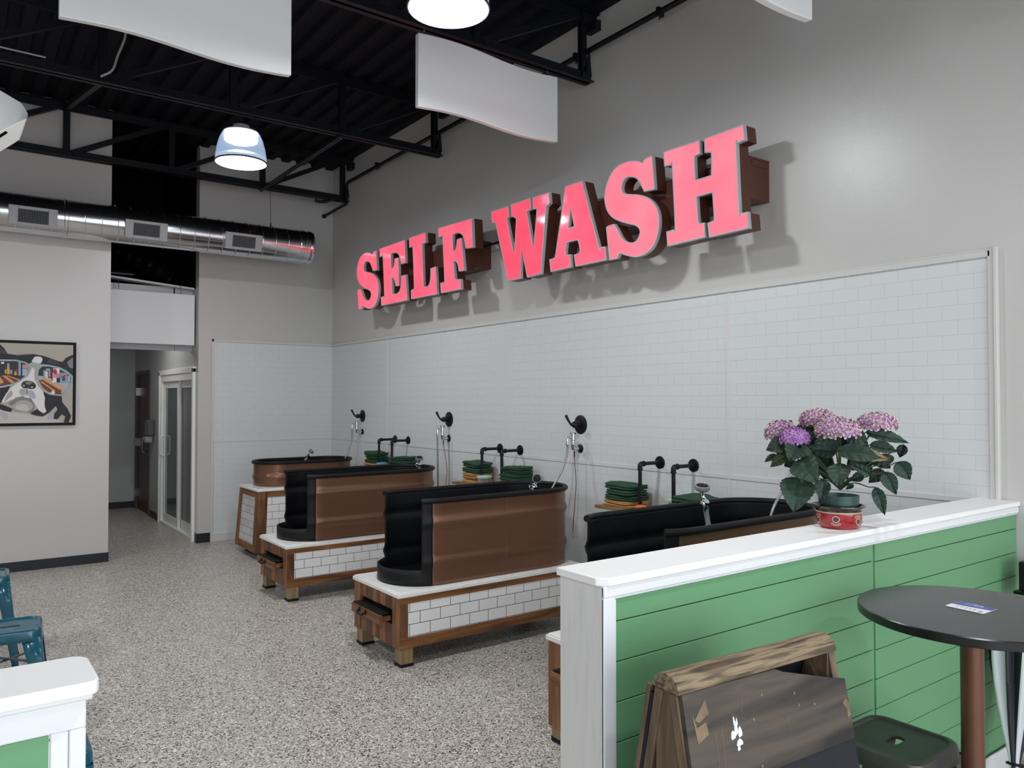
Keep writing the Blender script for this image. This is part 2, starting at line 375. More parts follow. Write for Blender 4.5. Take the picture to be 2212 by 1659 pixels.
# dispenser on the hall wall
t = thing('soap_dispenser', 'grey wall dispenser beside the brown door in the hall', 'dispenser', (HX, 12.22, 1.18))
MB().box(HX-.10, HX, 12.12, 12.32, 1.20, 1.43).build('body', mat('grey_plastic', (.12, .12, .13), .3), t, world=True, bevel=.02)
MB().box(HX-.12, HX-.02, 12.15, 12.29, 1.10, 1.19).build('drip_tray', mat('light_grey_plastic', (.35, .35, .36), .3), t, world=True, bevel=.01)
# white board hung in the hall opening
t = thing('hanging_panel', 'blank white rectangular panel hung across the hall opening', 'panel', (1.83, 9.85, 2.39))
MB().box(1.23, 2.434, 9.85, 9.90, 2.385, 3.0).build('board', M_baffle, t, world=True, bevel=.004)
for x in (1.60, 2.28): MB().tube([(x, 9.875, 3.0), (x, 9.875, 3.09), (x, 9.96, 3.12)], .004, 6).build('hook', M_chrome, t, world=True)
# ducts in the dark above the hall
b = MB(); n = 60
b.tube([(1.62+.75*i/n, 10.9, 3.62-.30*(i/n)**2) for i in range(n+1)], [.13+.012*math.sin(i*PI*.9) for i in range(n+1)], 16)
tag(b.build('flexible_duct', mat('dark_duct', (.02, .021, .024), .35, metal=.6)), 'dark ribbed flexible duct in the black void above the hall', 'duct')
b = MB(); b.tube([(1.42, 10.5, 3.28), (1.86, 10.5, 3.28)], .05, 14)
for x in (1.45, 1.57, 1.69, 1.81): b.tube([(x, 10.5, 3.28), (x+.012, 10.5, 3.28)], .056, 14)
tag(b.build('small_duct', mat('dark_duct2', (.05, .052, .06), .25, metal=.8)), 'small dark banded pipe lying on top of the hall ceiling edge', 'pipe')

# ================================================================ ROOF STRUCTURE
ZB, ZT = 4.235, 4.80
for k, (yj, where) in enumerate(((9.115, 'nearest the back wall, above the round duct'), (6.83, 'middle one, above the hanging lamp'), (4.535, 'nearest the camera, above the white wavy panel'))):
    t = thing('roof_joist', 'black steel truss joist under the roof deck, '+where, 'joist', (4.03, yj, ZB), 0, 'black roof joists')
    def angle_pair(x0, x1, z, up):
        b = MB()
        s = 1 if up else -1
        z0, z1 = sorted((z, z+s*.008)); z2, z3 = sorted((z, z+s*.078))
        for q in (-1, 1):
            b.box(x0, x1, *sorted((yj+q*.006, yj+q*.052)), z0, z1)
            b.box(x0, x1, *sorted((yj+q*.006, yj+q*.013)), z2, z3)
        return b
    angle_pair(-6, 4.10, ZB, True).build('bottom_chord', M_steel, t, world=True)
    angle_pair(-6, W-.002, ZT-.005, False).build('top_chord', M_steel, t, world=True)
    xs = [4.03-1.018*i for i in range(8)]
    for i, x in enumerate(xs):
        MB().box(x-.032, x+.032, yj-.006, yj+.006, ZB+.01, ZT-.02).box(x-.032, x-.026, yj-.03, yj+.03, ZB+.01, ZT-.02).build('web_post', M_steel, t, world=True)
        if i < 7: MB().bar((xs[i+1]+.05, yj, ZB+.05), (x-.07, yj, ZT-.05), .05, .05).build('web_diagonal', M_steel, t, world=True)
    b = MB(); b.prism([(0, 0), (-.10, .0), (-.02, .20)], lambda u, v, h: (4.115+u, yj+h, ZB+.06+v), -.006, .006); b.build('gusset_plate', M_steel, t, world=True)
    MB().box(W-.06, W-.002, yj-.06, yj+.06, ZT-.14, ZT-.06).build('bearing_seat', M_steel, t, world=True)
# perforated strut and cross braces
b = MB(); b.bar((3.0, 6.83, ZB-.012), (3.0, 9.16, ZB-.012), .041, .022)
st = thing('strut_channel', 'perforated black strut slung between the two far joists', 'strut', (3.0, 6.83, ZB))
b.build('channel', mat('dark_strut', (.022, .022, .026), .35), st, world=True)
b = MB()
for i in range(46): y = 6.88+i*.05; b.box(2.993, 3.007, y-.014, y+.014, ZB-.0255, ZB-.0225)
b.build('slots', M_dark, st, world=True, smooth=False)['kind'] = 'stuff'
for k, (p0, p1, lab) in enumerate((((.97, 6.84, ZB+.03), (.97, 9.1, ZT-.06), 'thin black brace rising from the middle joist to the far joist'),
                                   ((.97, 4.54, ZB+.03), (.97, 6.82, ZT-.06), 'thin black brace rising from the near joist to the middle joist'))):
    tag(MB().bar(p0, p1, .045, .045).build('cross_brace', M_steel), lab, 'brace', 'cross braces between the joists')
# sprinkler pipe along the right wall
t = thing('sprinkler_pipe', 'long black pipe running along the top of the right wall', 'pipe', (4.06, 8.9, 4.46))
MB().tube([(4.06, 1.0, 4.49), (4.06, 9.0, 4.468)], .021, 12).build('run', M_steel, t, world=True)
MB().tube(smooth_path([(4.06, 9.0, 4.468), (4.06, 9.06, 4.44), (4.05, 9.06, 4.26), (4.04, 9.03, 4.195), (4.03, 9.10, 4.185), (4.03, 9.69, 4.165)], 6), .018, 10).build('drop', M_steel, t, world=True)
MB().lathe([(.028, 0), (.028, .03), (.012, .05)], 12, (4.03, 9.69, 4.165), 'Y').build('cap', M_steel, t, world=True)
for y in (2.5, 3.75, 4.65, 6.1, 6.9, 8.2): MB().tube([(4.06, y, 4.512), (4.06, y, 4.44), (4.06, y+.01, 4.43)], .006, 6).box(4.03, 4.09, y-.012, y+.012, 4.45, 4.51).build('hanger', M_steel, t, world=True)
t = MB().tube(smooth_path([(3.86, 9.06, 4.23), (3.80, 9.08, 4.20), (3.72, 9.10, 4.185), (3.66, 9.12, 4.20)], 5), .02, 8).build('pipe_stub', M_steel)
tag(t, 'short black pipe stub curling under the far joist near the corner', 'pipe')
# cables
tag(MB().tube(smooth_path([(1.13, 6.76, 4.78), (1.12, 6.75, 4.62), (1.07, 6.75, 4.46), (1.03, 6.74, 4.33), (.95, 6.75, 4.262)], 8), .009, 8).build('flexible_conduit', mat('pale_conduit', (.45, .44, .42), .45)), 'pale flexible cable looping down onto the middle joist', 'cable')
tag(MB().tube([(-.2, 6.765, 4.325), (.58, 6.765, 4.321)], .007, 8).build('pipe_conduit', mat('pale_conduit2', (.40, .39, .37), .45)), 'straight pale conduit lying along the middle joist at upper left', 'cable')

# ---------------------------------------------------------------- spiral duct
DY, DZ, DR = 8.95, 3.562, .193
t = thing('spiral_duct', 'round galvanised spiral duct hung below the far joist', 'duct', (2.0, DY, DZ))
b = MB()
b.lathe([(DR, -6.0), (DR, 3.50)], 64, (0, DY, DZ), 'X', cap=False)
b.build('tube', M_galv, t, world=True)
b = MB()
x = 3.36
while x > -.6:
    pts = []
    for k in range(48):
        a = 2*PI*k/48; pts.append((x+.14*(k/48-.5)*.5, DY+(DR+.001)*math.cos(a), DZ+(DR+.001)*math.sin(a)))
    b.tube(pts, .0045, 6, closed=False); x -= .15
b.build('seam_ribs', M_galv, t, world=True)
for x in (3.40, .93): MB().lathe([(DR+.001, 0), (DR+.008, .006), (DR+.008, .03), (DR+.001, .036)], 64, (x, DY, DZ), 'X', cap=False).build('collar', M_galv, t, world=True)
MB().lathe([(DR+.002, -.02), (DR+.006, 0), (DR+.002, .03), (DR-.03, .035), (.01, .035)], 64, (3.50, DY, DZ), 'X', cap=False).build('end_cap', M_galv, t, world=True)
MB().tube([(3.055, DY, DZ+DR), (3.055, DY+.03, 4.28)], .0025, 6).lathe([(.012, 0), (.004, .05)], 8, (3.055, DY, DZ+DR)).build('hanger_wire', M_steel, t, world=True)
for xr in (.665, 1.677, 2.685):
    th = math.radians(14)
    n = Vector((0, -math.cos(th), -math.sin(th))); u = Vector((0, -math.sin(th), math.cos(th)))
    c = Vector((xr, DY, DZ-.012))+n*(DR+.004)
    b = MB(); X = Vector((1, 0, 0))
    for a, q in ((.18, 1), (.18, -1)): b.obox(c+X*q*.165, X*.038, n*.018, u*.093)
    for q in (1, -1): b.obox(c+u*q*.078, X*.127, n*.018, u*.015)
    r = b.build('air_register', M_grille, t, world=True, bevel=.003)
    MB().obox(c-n*.006, X*.127, n*.004, u*.063).build('void', M_dark, r, world=True, smooth=False)
    b = MB()
    for i in range(19): b.obox(c+X*(-.12+.24*i/18)+n*.008, X*.0016, n*.006, u*.063)
    for i in range(8): b.obox(c+u*(-.055+.11*i/7)+n*.013, X*.127, n*.004, u*.0016)
    b.build('grille', mat('grille_bars', (.16, .16, .165), .4), r, world=True, smooth=False)

# ---------------------------------------------------------------- high-bay lamps
M_lens = mat('lamp_lens', (.9, .9, .9), .4, emit=(.93, .97, 1), estr=LENS_POWER)
M_ring = mat('lamp_lens_ring', (.9, .9, .9), .4, emit=(.93, .97, 1), estr=6)
M_refl = mat('prismatic_acrylic', (.72, .80, .90), .10, trans=.92, emit=(.62, .78, 1), estr=.10, bump=.5, bscale=60)
M_hous = mat('lamp_housing', (.35, .36, .37), .4)
lamp = thing('high_bay_lamp', 'glowing bell-shaped high-bay lamp hanging over the far tubs', 'lamp', (2.065, 6.83, 3.80), 0, 'high-bay lamps')
MB().lathe([(.217, 0), (.214, .06), (.203, .13), (.185, .20), (.160, .255), (.150, .268)], 40, cap=False).build('reflector', M_refl, lamp, solid=.004)
MB().lathe([(.002, -.012), (.122, -.009)], 40, cap=False).build('lens', M_lens, lamp)
MB().lathe([(.122, -.009), (.212, 0)], 40, cap=False).build('lens_ring', M_ring, lamp)
MB().lathe([(.002, .004), (.210, .004), (.210, .008), (.002, .008)], 40, cap=False).build('lens_light_stop', mat('lens_light_stop', (.25, .27, .30), .4), lamp)  # opaque disc added to keep lens light out of the reflector
MB().lathe([(.216, 0), (.222, .003), (.222, .010), (.217, .013)], 40, cap=False).build('rim', mat('lamp_rim', (.03, .03, .035), .4), lamp)
MB().lathe([(.150, .262), (.150, .275), (.10, .285), (.075, .30), (.07, .33), (.02, .34)], 32, cap=True).build('housing', M_hous, lamp)
MB().lathe([(.002, .20), (.135, .20), (.135, .255), (.002, .255)], 32, cap=False).build('led_board', mat('led_board', (.9, .9, .9), .5, emit=(.9, .95, 1), estr=7), lamp)
MB().tube(smooth_path([(0, 0, .335), (0, 0, .37), (.012, 0, .39), (0, 0, .405), (-.01, 0, .39), (0, 0, .375)], 4), .005, 6).build('hook', M_steel, lamp)
MB().tube(smooth_path([(.03, 0, .325), (.13, .02, .34), (.15, .02, .40), (.08, 0, .46), (0, 0, .52), (0, 0, .98)], 6), .005, 6).build('cord', M_steel, lamp)
for x, y, lab in ((2.13, 3.47, 'large bright high-bay lamp cut by the top edge of the photo'), (3.3, -1.7, 'high-bay lamp hanging near the shop windows on the right'),
                  (1.55, .35, 'unseen high-bay lamp placed near the camera to brighten the half wall cap'), (-1.4, 6.83, 'unseen high-bay lamp added for fill at the far left of the room'),  # near-camera copy is out of view, positioned to brighten the cap
                  (-1.4, 3.47, 'unseen high-bay lamp added for fill above the left half wall'), (-2.8, -1.2, 'unseen high-bay lamp added for fill left of the camera'), (-4.2, 3.47, 'unseen high-bay lamp added for fill next to the left wall')):  # left-hand copies are unseen, added as fill light
    dup(lamp, (x, y, 3.80), label=lab)

# ---------------------------------------------------------------- wavy baffles
def baffle(x0, y0, z0, lab):
    Lw, H, T, A = 1.213, .50, .045, .017
    t = thing('acoustic_baffle', lab, 'baffle', (x0+Lw/2, y0, z0), 0, 'white wavy baffles')
    n = 40
    b = MB()
    f = lambda u: A*math.sin(2*PI*u)
    b.grid(lambda i, j: (x0+Lw*i/n, y0+(T if j in (2, 3) else 0), z0+f(i/n)+(H if j in (1, 2) else 0)), n+1, 4, cv=True)
    for i in (0, n): b.face([b.v((x0+Lw*i/n, y0+(T if j in (2, 3) else 0), z0+(H if j in (1, 2) else 0))) for j in range(4)])
    bmesh.ops.remove_doubles(b.bm, verts=b.bm.verts, dist=1e-5)
    b.build('board', M_baffle, t, world=True, bevel=.006)
    for u in (.045, .93):
        x = x0+Lw*u
        MB().tube(smooth_path([(x, y0+T/2, z0+H+f(u)-.005), (x+.008, y0+T/2, z0+H+f(u)+.02), (x, y0+T/2, z0+H+f(u)+.035), (x, y0+T/2, z0+H+f(u)+.07)], 4), .0035, 6).build('hook', M_chrome, t, world=True)
baffle(2.527, 4.50, 3.69, 'white wavy panel hanging beside the right wall, above the sign')
baffle(.443, 4.50, 3.68, 'large white wavy panel cut by the top left edge of the photo')
baffle(2.36, 2.25, 3.68, 'white wavy panel of which only a corner shows at the upper right edge')
# white unit at the left edge
t = thing('air_unit', 'white rounded unit poking in at the upper left edge', 'air unit', (0.1, 5.0, 3.1))
EYE = Vector((0, 0, 1.726))
def unit_pt(p, s): return EYE+(Vector(p)-EYE)*s
left = Vector((-.806, .592, .22))*.5
T = [(.218, 5.01, 3.412), (.310, 4.944, 3.345), (.330, 4.930, 3.312), (.342, 4.922, 3.285), (.343, 4.922, 3.270)]
Rg = [(.221, 5.013, 3.184), (.300, 4.955, 3.236), (.320, 4.940, 3.248), (.334, 4.929, 3.257), (.339, 4.926, 3.260)]
Bt = [(.222, 5.015, 3.075), (.270, 4.978, 3.111), (.290, 4.963, 3.127), (.307, 4.951, 3.141), (.318, 4.942, 3.175)]
T = [unit_pt(p, 1.04) for p in T]; Bt = [unit_pt(p, 1.02) for p in Bt]; Rg = [Vector(p) for p in Rg]
T.insert(0, T[0]+Vector((-.403, .296, .32))); Rg.insert(0, Rg[0]+Vector((-.403, .296, -.25))); Bt.insert(0, Bt[0]+Vector((-.403, .296, -.22)))
back = Vector((-.806, .592, 0))*.07
rows = [Bt, Rg, T, [unit_pt(p, 1.05)+back for p in T], [unit_pt(p, 1.05)+back for p in Bt]]
b = MB(); b.grid(lambda i, j: rows[j][i], 6, 5, cv=True); b.face([b.v(r[5]) for r in rows]); b.face([b.v(r[0]) for r in rows])
bmesh.ops.remove_doubles(b.bm, verts=b.bm.verts, dist=1e-5)
b.build('housing', M_white, t, world=True, bevel=.006)
b = MB(); c0 = Bt[1].lerp(Rg[1], .80); c1 = (Bt[1].lerp(Bt[2], .55)).lerp(Rg[1].lerp(Rg[2], .55), .86)
tx = (c1-c0); b.bar(c0-tx*4, c1-tx*.3, .012, .012); b.build('slot', M_dark, t, world=True, smooth=False)

# ================================================================ ILLUMINATED SIGN
LET = {'S2':[(3.62,3.377,1),(3.601,3.145,1),(3.697,3.151,1),(3.733,3.215,0),(3.769,3.257,0),(3.815,3.279,0),(3.865,3.285,0),(3.899,3.265,0),(3.914,3.232,0),(3.908,3.2,0),(3.878,3.174,0),(3.824,3.158,0),(3.741,3.136,0),(3.669,3.104,0),(3.614,3.06,0),(3.575,3.0,0),(3.56,2.933,0),(3.568,2.86,0),(3.593,2.795,0),(3.639,2.744,0),(3.703,2.718,0),(3.768,2.713,0),(3.826,2.724,0),(3.893,2.747,0),(3.936,2.765,1),(3.964,2.731,1),(4.041,2.731,1),(4.072,2.968,1),(4.054,2.978,0),(3.99,2.98,1),(3.952,2.928,0),(3.922,2.88,0),(3.884,2.843,0),(3.834,2.821,0),(3.784,2.82,0),(3.751,2.845,0),(3.737,2.884,0),(3.754,2.914,0),(3.791,2.937,0),(3.85,2.958,0),(3.935,2.992,0),(4.005,3.03,0),(4.058,3.084,0),(4.084,3.145,0),(4.091,3.203,0),(4.075,3.268,0),(4.042,3.329,0),(3.986,3.378,0),(3.907,3.396,0),(3.831,3.395,0),(3.756,3.375,0),(3.709,3.351,1),(3.693,3.372,0),(3.675,3.378,0)],'E':[(7.697,3.391,1),(7.112,3.392,1),(7.095,3.149,1),(7.191,3.149,1),(7.214,3.198,0),(7.244,3.252,0),(7.296,3.283,0),(7.365,3.292,0),(7.422,3.29,1),(7.414,3.134,1),(7.371,3.138,0),(7.35,3.168,0),(7.342,3.227,1),(7.251,3.226,1),(7.237,2.928,1),(7.317,2.931,1),(7.332,2.986,0),(7.363,3.022,0),(7.402,3.038,1),(7.391,2.853,1),(7.279,2.85,0),(7.219,2.88,0),(7.193,2.948,0),(7.19,3.022,1),(7.094,3.024,1),(7.055,2.755,1),(7.644,2.756,1),(7.659,2.85,1),(7.591,2.854,0),(7.577,2.87,0),(7.614,3.279,0),(7.632,3.297,0),(7.69,3.297,1)],'L':[(7.021,3.395,1),(6.685,3.395,1),(6.676,3.293,1),(6.73,3.285,0),(6.747,3.268,0),(6.718,2.863,1),(6.678,2.848,0),(6.625,2.855,0),(6.595,2.888,0),(6.583,2.946,0),(6.58,3.019,1),(6.484,3.022,1),(6.452,2.752,1),(6.972,2.758,1),(6.977,2.846,1),(6.919,2.86,0),(6.914,2.88,0),(6.944,3.272,0),(6.961,3.293,0),(7.015,3.294,1)],'F':[(6.441,3.392,1),(5.843,3.376,1),(5.824,3.107,1),(5.945,3.115,1),(5.958,3.156,0),(5.972,3.202,0),(6.006,3.251,0),(6.064,3.28,0),(6.129,3.285,0),(6.17,3.276,1),(6.164,3.138,0),(6.146,3.127,0),(6.12,3.135,0),(6.105,3.167,0),(6.097,3.223,1),(6.018,3.225,1),(5.969,2.916,1),(6.063,2.921,1),(6.077,2.975,0),(6.104,3.013,0),(6.152,3.034,1),(6.133,2.875,0),(6.104,2.851,0),(6.033,2.844,1),(6.023,2.75,1),(6.382,2.754,1),(6.395,2.85,1),(6.336,2.853,0),(6.319,2.867,0),(6.356,3.273,0),(6.377,3.298,0),(6.431,3.297,1)],'W':[(5.534,3.375,1),(5.278,3.37,1),(5.263,3.278,1),(5.293,3.269,0),(5.293,3.247,0),(5.196,2.946,1),(5.168,3.209,0),(5.176,3.25,0),(5.234,3.275,1),(5.243,3.376,1),(4.972,3.375,1),(4.963,3.28,1),(5.01,3.275,0),(5.014,3.251,0),(4.93,2.951,1),(4.888,3.254,0),(4.902,3.272,0),(4.936,3.278,1),(4.943,3.372,1),(4.731,3.372,1),(4.719,3.282,1),(4.756,3.262,0),(4.769,3.231,0),(4.835,2.737,1),(5.014,2.73,1),(5.093,2.983,1),(5.108,2.735,1),(5.287,2.734,1),(5.461,3.24,0),(5.48,3.263,0),(5.523,3.273,1)],'A':[(4.531,3.373,1),(4.336,3.372,1),(4.158,2.863,0),(4.135,2.838,0),(4.087,2.834,1),(4.077,2.737,1),(4.412,2.737,1),(4.426,2.825,1),(4.375,2.832,0),(4.361,2.854,0),(4.381,2.927,1),(4.406,2.935,0),(4.516,2.935,1),(4.532,2.871,0),(4.517,2.839,0),(4.471,2.835,1),(4.466,2.739,1),(4.708,2.735,1),(4.724,2.833,1),(4.664,2.84,0),(4.646,2.875,0)],'Ah':[(4.467,3.197,1),(4.426,3.043,1),(4.496,3.041,1)],'H':[(3.521,3.377,1),(3.217,3.373,1),(3.21,3.285,1),(3.247,3.281,0),(3.256,3.264,0),(3.25,3.125,1),(3.121,3.126,1),(3.121,3.257,0),(3.135,3.275,0),(3.172,3.282,1),(3.175,3.372,1),(2.881,3.376,1),(2.871,3.281,1),(2.922,3.276,0),(2.932,3.258,0),(2.914,2.862,0),(2.903,2.845,0),(2.855,2.844,1),(2.846,2.747,1),(3.142,2.743,1),(3.151,2.831,1),(3.112,2.838,0),(3.102,2.854,0),(3.113,3.019,1),(3.241,3.018,1),(3.228,2.861,0),(3.214,2.842,0),(3.18,2.839,1),(3.174,2.749,1),(3.486,2.742,1),(3.493,2.838,1),(3.438,2.841,0),(3.421,2.858,0),(3.444,3.257,0),(3.455,3.273,0),(3.51,3.278,1)]}
def dense(poly):
    """round the uncornered points a little by Catmull-Rom; corners stay sharp"""
    n = len(poly); out = []
    for i in range(n):
        a, b_, c, d = poly[i-1], poly[i], poly[(i+1) % n], poly[(i+2) % n]
        out.append(b_[:2])
        if b_[2] and c[2]: continue
        A = a if not b_[2] else b_; D = d if not c[2] else c
        for t in (.25, .5, .75):
            out.append(tuple(.5*((2*b_[k])+(c[k]-A[k])*t+(2*A[k]-5*b_[k]+4*c[k]-D[k])*t*t+(3*b_[k]-A[k]-3*c[k]+D[k])*t**3) for k in (0, 1)))
    return out
def offset(poly, d):
    n = len(poly); out = []; ar = sum(poly[i-1][0]*poly[i][1]-poly[i][0]*poly[i-1][1] for i in range(n)); s = 1 if ar > 0 else -1
    for i in range(n):
        p, q, r = Vector(poly[i-1]), Vector(poly[i]), Vector(poly[(i+1) % n])
        e1, e2 = (q-p), (r-q)
        e1 = e1.normalized() if e1.length > 1e-7 else e2.normalized(); e2 = e2.normalized() if e2.length > 1e-7 else e1
        n1, n2 = Vector((-e1.y, e1.x)), Vector((-e2.y, e2.x)); m = n1+n2
        m = m/max(m.dot(m)/2, .35) if m.length > .1 else n1
        out.append(tuple(q+m*d*s))
    return out
def face_mat(name, col, st):
    m = bpy.data.materials.new(name); m.use_nodes = True; nt = m.node_tree; b = nt.nodes['Principled BSDF']
    b.inputs['Base Color'].default_value = (.5, .03, .05, 1); b.inputs['Roughness'].default_value = .06; b.inputs['Specular IOR Level'].default_value = .3
    tc = nt.nodes.new('ShaderNodeTexCoord'); n = nt.nodes.new('ShaderNodeTexNoise'); n.inputs['Scale'].default_value = 3.5
    r = nt.nodes.new('ShaderNodeValToRGB'); r.color_ramp.elements[0].position = .35; r.color_ramp.elements[1].position = .68
    r.color_ramp.elements[0].color = (*col[0], 1); r.color_ramp.elements[1].color = (*col[1], 1)
    nt.links.new(tc.outputs['Object'], n.inputs['Vector']); nt.links.new(n.outputs['Fac'], r.inputs['Fac'])
    nt.links.new(r.outputs['Color'], b.inputs['Emission Color']); b.inputs['Emission Strength'].default_value = st
    return m
FACES = [face_mat('lit_face_deep', [(.93, .066, .118), (.95, .082, .14)], SIGN), face_mat('lit_face', [(.95, .095, .155), (.97, .135, .20)], SIGN), face_mat('lit_face_pale', [(.96, .175, .235), (.98, .225, .28)], SIGN)]
SX0, SX1, RX = 3.84, 3.955, 3.958
def letter(par, name, poly, holes, fm, lab):
    P = dense(poly); Hs = [dense(h) for h in holes]
    f = lambda u, v, h: (h, u, v)
    can = MB().prism(P, f, SX0+.022, SX1, Hs).build('letter_'+name, M_can, par, world=True, label=lab)
    can.data.set_sharp_from_angle(angle=math.radians(25))
    inn = offset(P, .0055); out = offset(P, -.0025)
    Hi = [offset(h, -.0055) for h in Hs]; Ho = [offset(h, .0025) for h in Hs]
    b = MB()
    for A, B in [(out, inn)]+list(zip(Ho, Hi)):
        n = len(A); ra = [b.v((SX0-.003, *p)) for p in A]; rb = [b.v((SX0-.003, *p)) for p in B]; rc = [b.v((SX0+.024, *p)) for p in A]; rd = [b.v((SX0+.001, *p)) for p in B]
        for i in range(n):
            j = (i+1) % n
            b.face([ra[i], ra[j], rb[j], rb[i]]); b.face([ra[i], ra[j], rc[j], rc[i]]); b.face([rb[i], rb[j], rd[j], rd[i]])
    b.sharp = 25; b.build('trim_cap', M_ltrim, can, world=True)
    MB().prism(inn, f, SX0-.0005, SX0+.004, Hi).build('lit_face', FACES[fm], can, world=True, smooth=False, label='glowing pink-red face')
def remap(poly, y0, y1, z0, z1):
    ys = [p[0] for p in poly]; zs = [p[1] for p in poly]; a, b_, c, d = min(ys), max(ys), min(zs), max(zs)
    return [(y0+(p[0]-a)/(b_-a)*(y1-y0), z0+(p[1]-c)/(d-c)*(z1-z0), p[2]) for p in poly]
def raceway(t, y0, y1, z0=2.965, z1=3.215):
    b = MB(); b.box(RX, W-.002, y0, y1, z0, z1); b.build('raceway', M_can, t, world=True, bevel=.003)
    b = MB(); b.box(RX+.03, W-.02, y0-.004, y0, z1-.045, z1-.008); b.lathe([(.001, 0), (.022, 0), (.022, .003), (.018, .004)], 20, (4.07, y0-.002, z0+.09), 'Y'); b.box(RX+.01, W, y0, y1, z1, z1+.012)
    b.build('access_cover', M_can, t, world=True, bevel=.002)
t = thing('lit_sign', 'lit pink-red channel-letter word SELF on a brown raceway', 'sign', (W, 7.0, 2.74), 0, 'lit wall sign words')
for nm, poly, fm in (('s', remap(LET['S2'], 7.71, 8.28, 2.748, 3.40), 1), ('e', LET['E'], 1), ('l', LET['L'], 1), ('f', LET['F'], 1)): letter(t, nm, poly, [], fm, 'letter '+nm.upper())
raceway(t, 6.005, 8.05)
MB().tube([(4.06, 6.005, 3.165), (4.06, 5.42, 3.165)], .011, 10).build('conduit', M_steel, t, world=True)
t = thing('lit_sign', 'lit pink-red channel-letter word WASH on a brown raceway', 'sign', (W, 4.2, 2.73), 0, 'lit wall sign words')
for nm, poly, ho, fm in (('w', LET['W'], [], 0), ('a', LET['A'], [LET['Ah']], 1), ('s', LET['S2'], [], 2), ('h', LET['H'], [], 2)): letter(t, nm, poly, ho, fm, 'letter '+nm.upper())
raceway(t, 2.932, 5.42)

# ================================================================ WASH STATIONS
def stand(lab, loc, zc=.482, leg=.118, dz=0):
    """low bench: local x runs to the wall, y across"""
    t = thing('tub_stand', lab, 'stand', loc, 0, 'wooden tub stands')
    L, hw = 1.56, .335
    zt = zc-.034
    b = MB(); b.box(-.012, L, -hw-.008, hw+.008, zt, zc-.008); b.box(-.004, L-.006, -hw, hw, zc-.008, zc)
    b.build('countertop', M_counter, t, bevel=.005)
    # end panel: vertical boards round the drawer opening
    o0, o1, oz0, oz1 = -.2393, .2393, .262+dz, .358+dz
    b = MB(); ys = [-hw+.0957*i for i in range(7)]+[hw]
    for i in range(7):
        y0, y1 = ys[i]+.0012, ys[i+1]-.0012; off = .004*((i*37) % 3-1)
        if y0 >= o0-.01 and y1 <= o1+.01:
            b.box(0+off*.5, .02, y0, y1, oz1, zt); b.box(0+off*.5, .02, y0, y1, leg+.004*(i % 2), oz0)
        else: b.box(0+off*.5, .02, y0, y1, leg+.006*(i % 3), zt)
    b.build('end_panel', M_woodZ, t, bevel=.002)
    MB().box(.020, .06, -hw+.02, hw-.02, leg+.02, zt).box(L-.12, L-.02, -hw+.02, hw-.02, leg+.01, zt).box(.06, L-.1, -hw+.03, -hw+.045, leg+.02, zt).box(.06, L-.1, hw-.045, hw-.03, leg+.02, zt).build('carcass', M_dark, t, smooth=False)
    for s in (-1, 1):
        y0, y1 = sorted((s*(hw-.022), s*hw))
        MB().box(.0, L-.02, y0, y1, zt-.042, zt).build('top_rail', M_woodX, t, bevel=.002)
        MB().box(.0, L-.02, y0, y1, leg, leg+.070).build('bottom_rail', M_woodX, t, bevel=.002)
        MB().box(.002, .066, y0, y1, leg+.070, zt-.042).build('stile', M_woodZ, t, bevel=.002)
        MB().box(L-.086, L-.02, y0, y1, leg+.070, zt-.042).build('stile', M_woodZ, t, bevel=.002)
        yy0, yy1 = sorted((s*(hw-.03), s*(hw-.004)))
        MB().box(.066, L-.086, yy0, yy1, leg+.070, zt-.042).build('tile_panel', M_tileX, t, smooth=False)
    for x in (.018, L-.13):
        for s in (-1, 1):
            y0, y1 = sorted((s*(hw-.005), s*(hw-.095)))
            l = MB().box(x, x+.088, y0, y1, .018, zt-.01).build('leg', M_leg, t, bevel=.003)
            MB().box(x-.003, x+.091, y0-.003, y1+.003, 0, .02).build('foot_pad', M_rubber, l, bevel=.002)
    d = MB().box(-.068, -.046, -.19, .235, .258+dz, .318+dz).box(-.05, .30, -.182, -.168, .272+dz, .306+dz).box(-.05, .30, .20, .214, .272+dz, .306+dz).box(-.05, .30, -.17, .20, .272+dz, .298+dz).build('step_drawer', M_woodY, t, bevel=.002)
    b = MB(); b.box(-.060, .10, -.186, .23, .316+dz, .324+dz)
    for i in range(4):
        for j in range(10): b.box(-.056+i*.034, -.030+i*.034, -.180+j*.041, -.147+j*.041, .324+dz, .3275+dz)
    b.build('rubber_mat', M_rubber, d, bevel=.0015)
    b = MB(); hy = .06
    b.tube(smooth_path([(-.068, hy-.046, .302+dz), (-.084, hy-.046, .292+dz), (-.090, hy-.034, .280+dz), (-.092, hy, .277+dz), (-.090, hy+.034, .280+dz), (-.084, hy+.046, .292+dz), (-.068, hy+.046, .302+dz)], 5), .007, 8)
    for q in (-1, 1): b.box(-.073, -.067, hy+q*.046-.010, hy+q*.046+.010, .282+dz, .316+dz)
    b.build('handle', M_iron, d)
    return t
def oval(R, half, n=20, flat=10):
    """stadium outline from angle of the wall end round; returns list of (x, y) relative to tub centre, counter-clockwise starting at far front"""
    pts = []
    for k in range(n+1): a = PI/2+PI*k/n; pts.append((-half+R*math.cos(a), R*math.sin(a)))
    for k in range(1, flat): pts.append((-half+2*half*k/flat, -R))
    for k in range(n+1): a = -PI/2+PI*k/n; pts.append((half+R*math.cos(a), R*math.sin(a)))
    for k in range(1, flat): pts.append((half-2*half*k/flat, R))
    return pts
